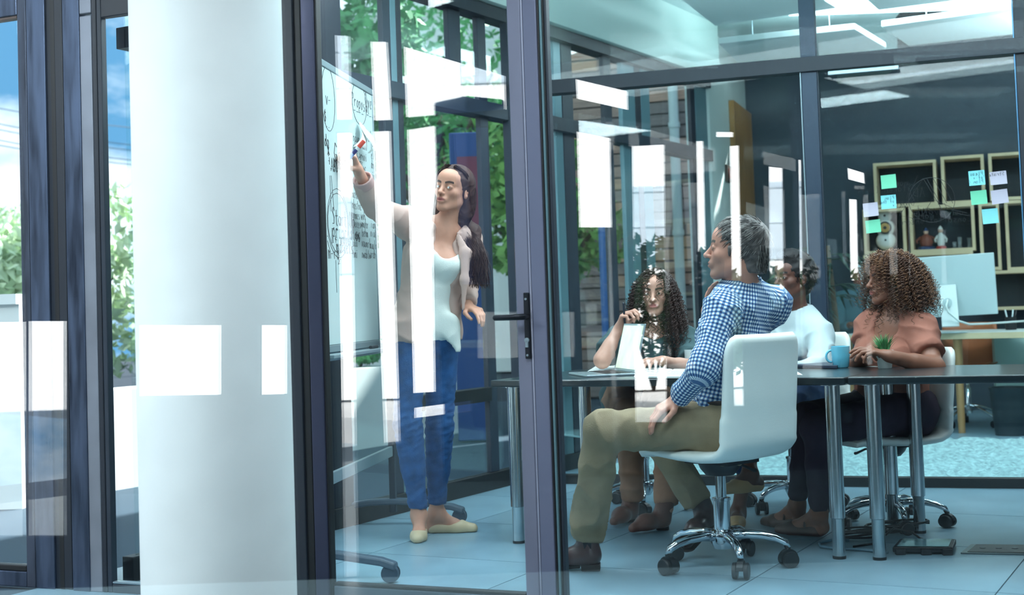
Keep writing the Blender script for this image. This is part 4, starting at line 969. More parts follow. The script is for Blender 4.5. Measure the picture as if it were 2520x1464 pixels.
tag(bpy.data.objects['desk_screen'], 'pale modesty board behind the office desk at the right', 'screen')
# orange-brown shell chairs at the desk
def shell_chair(name, label, p, rz, star=True):
    t = thing(name, label, 'chair', p, rz, 'brown shell chairs at the office desk'); M_ = mat('tan_shell', lin((168, 100, 62)), .45)
    mb = MB(); n1, n2 = 14, 12
    for i in range(n1 + 1):
        f = i / n1
        if f < .5: y, z = .22 - .84 * f * .95, .46 - .02 * math.sin(PI * f * 2)
        else: g_ = (f - .5) * 2; y, z = -.18 - .07 * g_, .455 + .36 * g_ ** 1.1
        for j in range(n2 + 1):
            x = -1 + 2 * j / n2; wv = .225 * (1 - .25 * max(0, f - .8) * 4 * .3); mb.v.append((x * wv, y + (.09 * x * x if f >= .5 else 0), z + (.05 * x * x * (1 if f < .5 else 0))))
    for i in range(n1):
        for j in range(n2): a = i * (n2 + 1) + j; mb.f.append((a, a + 1, a + n2 + 2, a + n2 + 1))
    o = mb.build('seat_shell', M_, t, True); s = o.modifiers.new('s', 'SOLIDIFY'); s.thickness = .012
    if star:
        MB().lathe([(.026, .1), (.026, .3), (.018, .31), (.018, .43), (.07, .44)], n=16).build('lift_column', CHROME, t, 40)
        for k in range(5):
            a = 2 * PI * k / 5; c, s_ = math.cos(a), math.sin(a)
            MB().tube([(0, 0, .17), (.13 * c, .13 * s_, .14), (.27 * c, .27 * s_, .085), (.275 * c, .275 * s_, .05)], [.013, .011, .010, .009], 8).build('leg', CHROME, t, True)
            MB().tube([(.275 * c - .02 * s_, .275 * s_ + .02 * c, .028), (.275 * c + .02 * s_, .275 * s_ - .02 * c, .028)], .028, 14).build('caster', BLKP, t, 40)
    else:
        for k in range(4):
            a = PI / 4 + PI / 2 * k; c, s_ = math.cos(a), math.sin(a)
            MB().tube([(.10 * c, .10 * s_, .45), (.27 * c, .27 * s_, 0)], [.015, .011], 10).build('leg', MATS['leg_wood'], t, 40)
p = onfloor(2388, 1046); shell_chair('shell_chair', 'tan shell swivel chair with chrome star base at the office desk', (p.x - .02, p.y - .05, 0), math.radians(150))
p = onfloor(2330, 1020); shell_chair('shell_chair', 'tan shell chair on wooden legs behind the office desk', (p.x + .75, p.y - .75, 0), math.radians(200), False)
p = onfloor(2300, 1052); cx_ = thing('x', None)
bpy.data.objects.remove(cx_)
# tall palm in the corner
pa = thing('potted_palm', 'dark leafy palm standing behind the partition beside the tall mullion', 'plant', tuple(onfloor(2066, 1078)), 0)
MB().lathe([(0, 0), (.14, 0), (.17, .3), (.18, .31), (.16, .31), (.15, .28), (0, .28)], n=24).build('pot', mat('pot_dark', lin((40, 52, 58)), .5), pa, 50)
MB().tube([(0, 0, .27), (.02, .01, .8), (-.02, .02, 1.45)], [.03, .024, .015], 8).build('stem', BARK, pa, True)
g = np.random.RandomState(3)
for k in range(16):
    a = g.uniform(0, 2 * PI); z0 = g.uniform(.75, 1.45); L_ = g.uniform(.5, .75); up = g.uniform(.1, .55); mb = MB(); c, s = math.cos(a), math.sin(a); sp = []
    for i in range(9): f = i / 8; sp.append(Vector((c * L_ * f, s * L_ * f, z0 + L_ * (up * f - .75 * f * f))))
    mb.tube(sp, [.005] * 8 + [.002], 5)
    for i in range(1, 9):
        for sd in (-1, 1):
            q = sp[i]; d = Vector((-s, c, 0)) * sd * .8 + Vector((c, s, 0)) * .7 + Vector((0, 0, -.55)); e = q + d * (.22 * (1 - .35 * i / 8)); w_ = Vector((c, s, 0)) * .018
            mb.add([q - w_, q + w_, e], [(0, 1, 2)])
    mb.build('frond', mat('palm_leaf', lin((38, 66, 58)), .6), pa)

# small chrome trolley standing just behind the partition
tr_ = thing('trolley', 'small chrome trolley with glass shelves behind the partition left of the knee', 'trolley')
for x, y in ((1352, 8.95), (1421, 8.62), (1372, 9.3), (1440, 8.98)):
    p = at(x, 757, y); pt_ = MB().tube([(p.x, p.y, .09), (p.x, p.y, .60)], .011, 10).build('post', CHROME, tr_, 40)
    w_ = MB().tube([(p.x - .012, p.y, .045), (p.x + .012, p.y, .045)], .045, 20); w_.tube([(p.x - .016, p.y, .045), (p.x - .013, p.y, .045)], .02, 12); w_.build('wheel', BLKP, tr_, 40)
cs = [at(x, 757, y) for x, y in ((1348, 8.93), (1423, 8.58), (1444, 9.0), (1368, 9.34))]
for z in (.24, .58):
    q = [Vector((p.x, p.y, z)) for p in cs]; MB().hexa(q, [v + Vector((0, 0, .012)) for v in q]).build('shelf', mat('shelf_glass', lin((150, 186, 190)), .1, .3), tr_, bevel=.002)
# ================================================================== people
# every figure is one signed-distance body meshed with surface nets; clothes are shells of the same skeleton
def A(v): return np.array(v, dtype=np.float32)
class Prim:
    def __init__(s, kind, op='u', k=.02, **p):
        s.kind, s.op, s.k, s.p = kind, op, k, p
        if kind == 'cap':
            a, b, r = A(p['a']), A(p['b']), max(p['r1'], p['r2']); f = max(1, 1 / 1); s.lo = np.minimum(a, b) - r * f; s.hi = np.maximum(a, b) + r * f
        elif kind == 'ell':
            r = float(max(p['r'])); c = A(p['c']); s.lo = c - r; s.hi = c + r
        elif kind == 'half':
            s.lo = A(p['lo']); s.hi = A(p['hi'])
    def ev(s, X, Y, Z):
        p = s.p
        if s.kind == 'cap':
            a, b = A(p['a']), A(p['b']); ab = b - a; L2 = max(float(ab @ ab), 1e-9)
            dx, dy, dz = X - a[0], Y - a[1], Z - a[2]
            traw = (dx * ab[0] + dy * ab[1] + dz * ab[2]) / L2; t = np.clip(traw, 0, 1)
            qx, qy, qz = dx - t * ab[0], dy - t * ab[1], dz - t * ab[2]
            r = p['r1'] + (p['r2'] - p['r1']) * t
            if p.get('flat'):
                w, f = p['flat']; w = A(w); w = w / np.linalg.norm(w); c = (qx * w[0] + qy * w[1] + qz * w[2]) * (1 / f - 1)
                d = np.sqrt((qx + c * w[0]) ** 2 + (qy + c * w[1]) ** 2 + (qz + c * w[2]) ** 2)
                d = (d - r) * (f * .5 + .5)
            else: d = np.sqrt(qx * qx + qy * qy + qz * qz) - r
            L = math.sqrt(L2)
            if p.get('cutb'): d = np.maximum(d, (traw - 1) * L)
            if p.get('cuta'): d = np.maximum(d, -traw * L)
            return d
        if s.kind == 'ell':
            c, r = A(p['c']), p['r']; M = p.get('M')
            dx, dy, dz = X - c[0], Y - c[1], Z - c[2]
            if M is not None: dx, dy, dz = (dx * M[i][0] + dy * M[i][1] + dz * M[i][2] for i in range(3))
            k0 = np.sqrt((dx / r[0]) ** 2 + (dy / r[1]) ** 2 + (dz / r[2]) ** 2); k1 = np.sqrt((dx / r[0] ** 2) ** 2 + (dy / r[1] ** 2) ** 2 + (dz / r[2] ** 2) ** 2)
            return k0 * (k0 - 1) / np.maximum(k1, 1e-6)
        if s.kind == 'half':
            n, o = A(p['n']), A(p['o']); return (X - o[0]) * n[0] + (Y - o[1]) * n[1] + (Z - o[2]) * n[2]
def cap(a, b, r1, r2, **k):
    kw = {x: k.pop(x) for x in ('op', 'k') if x in k}; return Prim('cap', a=a, b=b, r1=r1, r2=r2, **kw, **k)
def ell_(c, r, M=None, **k): return Prim('ell', c=c, r=r, M=M, **k)
def axis(lo, hi, st, fines, fs):
    out = [lo]
    while out[-1] < hi:
        x = out[-1]; h = st
        for a, b in fines:
            if a - st <= x < b: h = fs
        out.append(x + h)
    return np.array(out, dtype=np.float32)
def mesh_sdf(prims, st=.007, fines=(), fs=.003, cuts=()):
    lo = np.min([p.lo for p in prims if p.op == 'u'], axis=0) - .02; hi = np.max([p.hi for p in prims if p.op == 'u'], axis=0) + .02
    ax = [axis(lo[i], hi[i], st, [(f[0][i] - f[1], f[0][i] + f[1]) for f in fines], fs) for i in range(3)]
    F = np.full([len(a) for a in ax], .05, dtype=np.float32); mg = .045
    for p in prims:
        sl = []
        for i in range(3):
            a = np.searchsorted(ax[i], p.lo[i] - mg); b = np.searchsorted(ax[i], p.hi[i] + mg); sl.append(slice(a, b))
        if any(x.stop - x.start < 1 for x in sl): continue
        X = ax[0][sl[0]][:, None, None]; Y = ax[1][sl[1]][None, :, None]; Z = ax[2][sl[2]][None, None, :]
        d = p.ev(X, Y, Z); G = F[tuple(sl)]; k = p.k
        if p.op == 'u': h = np.maximum(k - np.abs(G - d), 0) / k; G[...] = np.minimum(G, d) - h * h * k * .25
        else: h = np.maximum(k - np.abs(G + d), 0) / k; G[...] = np.maximum(G, -d) + h * h * k * .25
    for n, o in cuts:
        n = A(n); o = A(o); F = np.maximum(F, (ax[0][:, None, None] - o[0]) * n[0] + (ax[1][None, :, None] - o[1]) * n[1] + (ax[2][None, None, :] - o[2]) * n[2])
    S_ = F < 0
    c = np.zeros([n - 1 for n in F.shape], dtype=np.uint8)
    for i in (0, 1):
        for j in (0, 1):
            for k in (0, 1): c += S_[i:c.shape[0] + i, j:c.shape[1] + j, k:c.shape[2] + k]
    idx = np.argwhere((c > 0) & (c < 8)); I = np.full(c.shape, -1, dtype=np.int32); I[idx[:, 0], idx[:, 1], idx[:, 2]] = np.arange(len(idx))
    val = {}; 
    for i in (0, 1):
        for j in (0, 1):
            for k in (0, 1): val[i, j, k] = F[idx[:, 0] + i, idx[:, 1] + j, idx[:, 2] + k]
    acc = np.zeros((len(idx), 3)); cnt = np.zeros(len(idx))
    C8 = list(val)
    for a in C8:
        for d in range(3):
            if a[d] == 0:
                b = list(a); b[d] = 1; b = tuple(b); va, vb = val[a], val[b]; m = (va < 0) != (vb < 0)
                t = np.where(m, va / np.where(m, va - vb, 1), 0); q = np.array(a, dtype=float)[None, :].repeat(len(idx), 0); q[:, d] = t
                acc[m] += q[m]; cnt[m] += 1
    loc = acc / cnt[:, None]; V = np.zeros((len(idx), 3))
    for d in range(3): a0 = ax[d][idx[:, d]]; V[:, d] = a0 + (ax[d][idx[:, d] + 1] - a0) * loc[:, d]
    Q = []
    for d in range(3):
        e, f = (d + 1) % 3, (d + 2) % 3
        s0 = [slice(None)] * 3; s1 = [slice(None)] * 3; s0[d] = slice(0, -1); s1[d] = slice(1, None)
        ch = np.argwhere(S_[tuple(s0)] != S_[tuple(s1)]); ok = (ch[:, e] > 0) & (ch[:, f] > 0) & (ch[:, e] < F.shape[e] - 1) & (ch[:, f] < F.shape[f] - 1); ch = ch[ok]
        ins = S_[ch[:, 0], ch[:, 1], ch[:, 2]]
        def g(oe, of): q = ch.copy(); q[:, e] += oe; q[:, f] += of; return I[q[:, 0], q[:, 1], q[:, 2]]
        a, b, c_, dd = g(-1, -1), g(0, -1), g(0, 0), g(-1, 0)
        q = np.stack([a, b, c_, dd], 1); q[~ins] = q[~ins][:, ::-1]; Q.append(q)
    Q = np.concatenate(Q); Q = Q[(Q >= 0).all(1)]
    return V, Q
def vnormals(V, Q):
    n = np.cross(V[Q[:, 2]] - V[Q[:, 0]], V[Q[:, 3]] - V[Q[:, 1]]); N = np.zeros_like(V)
    for i in range(4): np.add.at(N, Q[:, i], n)
    return N / np.maximum(np.linalg.norm(N, axis=1, keepdims=True), 1e-9)
def folds(V, amp, freq, seed, dirs=None):
    g = np.random.RandomState(seed); out = np.zeros(len(V))
    W = V + .03 * np.sin(V[:, [1, 2, 0]] * 13 + seed)
    for k in range(7):
        d = g.normal(size=3); 
        if dirs is not None: d = np.array(dirs) + .45 * d
        d /= np.linalg.norm(d); f = freq * g.uniform(.6, 1.7); out += np.sin(W @ d * f + g.uniform(0, 6)) * g.uniform(.4, 1)
    out /= 3.2
    return amp * (1 - np.abs(out)) ** 2.0 * np.sign(1)
def tomesh(name, V, Q, m, parent, cols=None, uv=None):
    me = bpy.data.meshes.new(name); me.vertices.add(len(V)); me.vertices.foreach_set('co', V.astype(np.float32).ravel())
    me.loops.add(len(Q) * 4); me.loops.foreach_set('vertex_index', Q.astype(np.int32).ravel()); me.polygons.add(len(Q)); me.polygons.foreach_set('loop_start', np.arange(0, 4 * len(Q), 4, dtype=np.int32))
    me.update(calc_edges=True); me.validate()
    if cols is not None:
        a = me.attributes.new('tint', 'FLOAT_COLOR', 'POINT'); c = np.ones((len(V), 4), dtype=np.float32); c[:, :3] = cols; a.data.foreach_set('color', c.ravel())
    if uv is not None:
        a = me.attributes.new('weave', 'FLOAT_VECTOR', 'POINT'); a.data.foreach_set('vector', uv.astype(np.float32).ravel())
    return link(name, me, m, parent, True)
def nrm(v): v = Vector(v); return v.normalized()
def lerp(a, b, t): return Vector(a).lerp(Vector(b), t)

class Head:
    "frame: x to the person's left... y forward, z up; o is the middle of the head"
    def __init__(s, o, fwd, up=(0, 0, 1), sc=1.0):
        s.o = Vector(o); s.f = nrm(fwd); up = Vector(up); s.u = (up - s.f * up.dot(s.f)).normalized(); s.x = s.f.cross(s.u).normalized(); s.sc = sc
        s.M = [tuple(s.x), tuple(s.f), tuple(s.u)]
    def P(s, x, y, z): return s.o + (s.x * x + s.f * y + s.u * z) * s.sc
    def loc(s, V): D = V - np.array(s.o)[None]; return np.stack([D @ np.array(s.x), D @ np.array(s.f), D @ np.array(s.u)], 1) / s.sc
    def M2(s, ax, ang):
        R = Matrix.Rotation(ang, 3, ax); return [tuple(s.x * R[i][0] + s.f * R[i][1] + s.u * R[i][2]) for i in range(3)]
    def e(s, c, r, op='u', k=.012, rot=None): return Prim('ell', op, k, c=s.P(*c), r=tuple(v * s.sc for v in r), M=s.M if rot is None else s.M2(*rot))
    def c(s, a, b, r1, r2, op='u', k=.012): return Prim('cap', op, k, a=s.P(*a), b=s.P(*b), r1=r1 * s.sc, r2=r2 * s.sc)
    def prims(s, male=False, mouth_open=.0):
        m = 1.08 if male else 1.0; out = [s.e((0, -.014, .035), (.073, .094, .078), k=.02), s.e((0, .022, -.022), (.057 * m, .066, .080), k=.03), s.e((0, .045, .05), (.055, .045, .04), k=.03)]
        for x in (-1, 1):
            out += [s.c((x * .048 * m, -.002, -.052), (x * .016, .063, -.094), .013 * m, .013, k=.028), s.e((x * .040, .050, -.020), (.020, .022, .017), k=.022), s.c((x * .012, .081, .021), (x * .040, .068, .022), .0085 * m, .007, k=.014)]
            out += [s.e((x * .030, .094, .003), (.017, .016, .011), 's', .012)]
            out += [s.e((x * .030, .074, .003), (.0155, .0145, .0135), k=.006), s.e((x * .030, .094, .002), (.0125, .014, .0050), 's', .003)]
            # ear
            out += [s.e((x * .076, -.010, -.005), (.0075, .017, .030), k=.006, rot=('X', -.2)), s.e((x * .0865, -.007, -.001), (.0085, .0115, .0205), 's', .003, rot=('X', -.2)), s.e((x * .0800, -.011, -.002), (.0045, .006, .011), k=.003, rot=('X', -.2)), s.c((x * .079, -.004, -.024), (x * .077, -.004, -.029), .007, .006, k=.005)]
        out += [s.c((0, .083, .014), (0, .106, -.024), .0065 * m, .0095 * m, k=.012), s.e((0, .107, -.027), (.0105 * m, .010, .009), k=.008)]
        for x in (-1, 1): out += [s.e((x * .0115 * m, .094, -.029), (.0065, .009, .0065), k=.006), s.e((x * .0065, .102, -.0345), (.003, .005, .003), 's', .003)]
        g = mouth_open
        out += [s.e((0, .083, -.056), (.026, .012, .016), k=.018), s.e((0, .0915, -.0525), (.021, .0065, .0055), k=.005), s.e((0, .090, -.064 - g), (.018, .0075, .0065), k=.006)]
        out += [s.e((0, .100, -.058 - g * .5), (.019 - g, .012, .0012 + g * .55), 's', .003), s.e((0, .094, -.0425), (.004, .006, .009), 's', .006)]
        out += [s.e((0, .070, -.093), (.017, .014, .014), k=.02)]
        return out
    def colors(s, V, skin, lip, brow, beard=None, brow_th=.0052):
        L = s.loc(V); C = np.tile(np.array(skin, dtype=np.float32), (len(V), 1)); x, y, z = np.abs(L[:, 0]), L[:, 1], L[:, 2]
        near = (y > .03) & (x < .075) & (np.abs(z) < .14)
        def mix(mask, c): C[:] = C * (1 - mask[:, None]) + np.array(c)[None] * mask[:, None]
        sm = lambda d, w: np.clip(.5 - d / w, 0, 1)
        if beard: mix(near * sm(-(.045 - 0) - z, .02) * 0 + near * sm(z + .035, .03) * .35, beard)
        mix(near * sm(((x - .043) / .012) ** 2 + ((z + .022) / .02) ** 2 - 1, 1.5) * .16, lip)
        wl = np.sqrt((x / .0235) ** 2 + ((z + .0575) / (.0105 * (1 - .25 * x / .024))) ** 2) - 1
        mix((near & (y > .07)) * sm(wl, .22) * .85, lip)
        zb = .024 + .006 * np.sin(np.clip((x - .012) / .036, 0, 1) * 2.4) - .001
        mix((near & (x > .011) & (x < .049)) * sm(np.abs(z - zb) / brow_th - 1, .5), brow)
        ew = np.sqrt(((x - .030) / .0145) ** 2 + ((z - .0025) / .0068) ** 2) - 1
        mix((near & (y > .06)) * sm(np.abs(ew) - .14, .2) * .6, brow)
        return C
    def eyes(s, parent, gaze, iris):
        obs = []
        for x in (-1, 1):
            c = s.P(x * .030, .0735, .003); r = .0132 * s.sc; mb = MB(); n = 24; m = 16
            g = (nrm(gaze)); R = g.to_track_quat('Z', 'Y').to_matrix(); cols = []
            for i in range(m + 1):
                t = PI * (i / m) ** 1.4
                for k in range(n):
                    a = 2 * PI * k / n; mb.v.append(tuple(c + R @ Vector((r * math.sin(t) * math.cos(a), r * math.sin(t) * math.sin(a), r * math.cos(t))))); cols.append((.01, .008, .008) if t < .2 else (iris if t < .47 else (.62, .62, .62)))
            for i in range(m):
                for k in range(n): k2 = (k + 1) % n; mb.f.append((i * n + k, (i + 1) * n + k, (i + 1) * n + k2, i * n + k2))
            o = tomesh('eye', np.array(mb.v), np.array(mb.f), mat('eye_surface', (1, 1, 1), .08, attr='tint', coat=.5), parent, np.array(cols))
def hand(w, d, n, side, curl=(.5, .5, .5, .5), thumb=.4, sc=.95, spread=.06, tuck=0):
    "w wrist, d towards the knuckles, n the way the palm faces, side the direction of the thumb"
    w = Vector(w); d = nrm(d); n = Vector(n); n = (n - d * n.dot(d)).normalized(); t = Vector(side); t = (t - d * t.dot(d) - n * t.dot(n)).normalized()
    out = [cap(w - d * .02, w + d * .02 * sc, .024 * sc, .024 * sc, flat=(n, .72), k=.02)]
    LN = [(.043, .027, .021), (.047, .030, .022), (.044, .028, .021), (.034, .021, .019)]
    for i in range(4):
        o = (.029 - .0185 * i) * sc; kn = w + d * (.088 - (.0, 0, .004, .012)[i]) * sc + t * o
        out.append(cap(w + d * .012 * sc + t * o * .6, kn, .0125 * sc, .0108 * sc, k=.013))
        a = curl[i] if hasattr(curl, '__len__') else curl; ang = 0; p = kn; dd = (d + t * (1.5 - i) * spread).normalized()
        for j in range(3):
            ang += a * (1.0, 1.15, .8)[j]; q = p + (dd * math.cos(ang) + n * math.sin(ang)) * LN[i][j] * sc
            out.append(cap(p, q, (.0096, .0088, .0080)[j] * sc * (1 if i < 3 else .88), (.0088, .0080, .0070)[j] * sc * (1 if i < 3 else .88), k=.004)); p = q
    b = w + d * .022 * sc + t * .022 * sc; m = b + (d * .62 + t * .62 + n * (.25 + thumb * .4)).normalized() * .042 * sc
    e = m + (d * (.85 - .2 * thumb) + t * (.25 - thumb * .55) + n * (.15 + thumb * .5)).normalized() * .032 * sc; f = e + (d * .85 + t * (.05 - thumb * .6) + n * (.15 + thumb * .45)).normalized() * .026 * sc
    out += [cap(b, m, .0155 * sc, .0118 * sc, k=.014), cap(m, e, .0112 * sc, .0098 * sc, k=.005), cap(e, f, .0098 * sc, .0078 * sc, k=.004)]
    return out
SKIN_KW = dict(rough=.48, attr='tint', noise=.05, nscale=60, bump=.04, bscale=400, spec=.4)
def skinmat(name): 
    m = mat(name, (1, 1, 1), **SKIN_KW); p = m.node_tree.nodes['Principled BSDF']; p.inputs['Subsurface Weight'].default_value = .06; p.inputs['Subsurface Radius'].default_value = (.01, .004, .002); return m
def cloth(name, prims, m, parent, st=.007, amp=.0, freq=60, seed=1, cuts=(), uvf=None, dirs=None, fines=(), fs=.003, mask=None):
    V, Q = mesh_sdf(prims, st, fines, fs, cuts)
    if amp:
        N = vnormals(V, Q); d = folds(V, amp, freq, seed, dirs)
        if mask is not None: d = d * mask(V)
        V = V + N * d[:, None]
    uv = uvf(V) if uvf else None
    return tomesh(name, V, Q, m, parent, uv=uv)
def tubes_mesh(name, strands, m, parent, n=4, kind=None):
    "strands: list of (k,3) arrays with radius arrays"
    Vs, Fs = [], []; base = 0
    for P, R in strands:
        P = np.asarray(P, dtype=float); K = len(P); T = np.gradient(P, axis=0); T /= np.maximum(np.linalg.norm(T, axis=1, keepdims=True), 1e-9)
        ref = np.array([.31, .22, .93]); U = np.cross(T, ref); U /= np.maximum(np.linalg.norm(U, axis=1, keepdims=True), 1e-6); W = np.cross(T, U)
        a = 2 * np.pi * np.arange(n) / n; V = P[:, None] + (U[:, None] * np.cos(a)[None, :, None] + W[:, None] * np.sin(a)[None, :, None]) * np.asarray(R)[:, None, None]
        Vs.append(V.reshape(-1, 3)); i = np.arange(K - 1)[:, None] * n; k = np.arange(n)[None]; k2 = (k + 1) % n
        Fs.append(np.stack([i + k, i + k2, i + n + k2, i + n + k], -1).reshape(-1, 4) + base); base += K * n
    return tomesh(name, np.concatenate(Vs), np.concatenate(Fs), m, parent)
def gingham():
    m = bpy.data.materials.new('blue_gingham'); m.use_nodes = True; t = m.node_tree; p = t.nodes['Principled BSDF']; p.inputs['Roughness'].default_value = .85
    a = _n(t, 'ShaderNodeAttribute'); a.attribute_name = 'weave'; sp = _n(t, 'ShaderNodeSeparateXYZ'); t.links.new(a.outputs['Vector'], sp.inputs[0]); outs = []
    for i in (0, 1):
        f = _n(t, 'ShaderNodeMath', operation='FRACT'); t.links.new(sp.outputs[i], f.inputs[0]); g_ = _n(t, 'ShaderNodeMath', operation='GREATER_THAN'); g_.inputs[1].default_value = .5; t.links.new(f.outputs[0], g_.inputs[0]); outs.append(g_)
    ad = _n(t, 'ShaderNodeMath', operation='ADD'); t.links.new(outs[0].outputs[0], ad.inputs[0]); t.links.new(outs[1].outputs[0], ad.inputs[1])
    r = _n(t, 'ShaderNodeValToRGB'); mu = _n(t, 'ShaderNodeMath', operation='MULTIPLY'); mu.inputs[1].default_value = .5; t.links.new(ad.outputs[0], mu.inputs[0]); t.links.new(mu.outputs[0], r.inputs[0])
    r.color_ramp.interpolation = 'CONSTANT'; r.color_ramp.elements[0].position = 0; r.color_ramp.elements[0].color = (*lin((232, 240, 242)), 1); r.color_ramp.elements[1].position = .25; r.color_ramp.elements[1].color = (*lin((96, 136, 178)), 1)
    e = r.color_ramp.elements.new(.75); e.color = (*lin((28, 58, 108)), 1); t.links.new(r.outputs[0], p.inputs['Base Color']); return m
def uv_bones(bones, per):
    def f(V):
        best = np.full(len(V), 1e9); uv = np.zeros((len(V), 3))
        for a, b, r, ref in bones:
            a, b, ref = (np.array(x) for x in (a, b, ref)); ab = b - a; L = np.linalg.norm(ab); ax_ = ab / L; ref = ref - ax_ * (ref @ ax_); ref /= np.linalg.norm(ref); w_ = np.cross(ax_, ref)
            d = V - a; t = d @ ax_; tc = np.clip(t, 0, L); q = d - tc[:, None] * ax_; dist = np.linalg.norm(q, axis=1) - r; qq = d - t[:, None] * ax_; ang = np.arctan2(qq @ w_, qq @ ref); m = dist < best
            best[m] = dist[m]; uv[m, 0] = (ang * r)[m] / per; uv[m, 1] = t[m] / per
        return uv
    return f
def W(px, py, Y): return at(px, py, Y)
SK_W = lin((192, 140, 118)); SK_M = lin((198, 142, 122)); SK_B = lin((132, 88, 70)); SK_D = lin((96, 64, 54))
LIP = lin((168, 96, 96)); BRW = lin((52, 38, 36))
def shoe(an, heel, toe, r=.034, top=None):
    "low shoe on the ground: heel and toe given on the sole"
    h, t = Vector(heel), Vector(toe); d = (t - h).normalized(); z = Vector((0, 0, 1))
    return [cap(h + z * r * .9 + d * .03, h + z * r * .75 + (t - h) * .62, r, r * 1.12, k=.02), cap(h + z * r * .75 + (t - h) * .6, t + z * r * .55 - d * .028, r * 1.12, r * .72, k=.02)]
def leg(hp, kn, an, s=1.0, lower=1.0):
    back = (Vector(kn) - Vector(hp)).normalized()
    c = lerp(kn, an, .3); 
    return [cap(hp, kn, .082 * s, .053 * s, k=.03), cap(kn, an, .051 * s, .034 * s * lower, k=.03), cap(lerp(kn, an, .12), lerp(kn, an, .5), .050 * s, .045 * s, k=.03)]
def arm(sh, el, wr, s=1.0): return [cap(sh, el, .046 * s, .037 * s, k=.025), cap(el, wr, .038 * s, .0255 * s, k=.02), cap(el, lerp(el, wr, .45), .039 * s, .034 * s, k=.02)]
def torso(pel, chest, neck, hL, hR, sL, sR, fwd, s=1.0, bust=0, waist=.8):
    pel, chest, neck, hL, hR, sL, sR = (Vector(v) for v in (pel, chest, neck, hL, hR, sL, sR)); f = nrm(fwd); wst = lerp(pel, chest, .45)
    lt = (sL - sR).normalized(); out = [cap(hL, hR, .095 * s, .095 * s, k=.04, flat=(f, .95)), cap(pel, wst, .145 * s, .128 * s * (.9 + .1 * waist), flat=(f, .74), k=.05), cap(wst, chest, .126 * s, .148 * s, flat=(f, .70), k=.05),
        cap(chest, lerp(chest, neck, .55), .15 * s, .12 * s, flat=(f, .66), k=.04), cap(lerp(sL, neck, .1), lerp(sR, neck, .1), .052 * s, .052 * s, k=.05), cap(sL, lerp(neck, chest, .1), .045 * s, .055 * s, k=.05), cap(sR, lerp(neck, chest, .1), .045 * s, .055 * s, k=.05)]
    if bust:
        for q in (-1, 1): out.append(ell_(chest + lt * .072 * q * s + f * .085 * s - Vector((0, 0, .01)), (.062 * bust, .062 * bust, .062 * bust), k=.04))
    return out
def infl(ps, d):
    out = []
    for p in ps:
        q = dict(p.p)
        if p.kind == 'cap': q['r1'] += d; q['r2'] += d
        elif p.kind == 'ell': q['r'] = tuple(v + d for v in q['r'])
        out.append(Prim(p.kind, p.op, p.k, **q))
    return out
def person(label, body, heads, hands, parts_col, matname, group=None, st=.008):
    V, Q = mesh_sdf(body, st, [(h.o, .125) for h in heads] + [(Vector(c), .075) for c in hands], .0030)
    o = tomesh('person', V, Q, skinmat(matname), None, parts_col(V)); return tag(o, label, 'person', group)

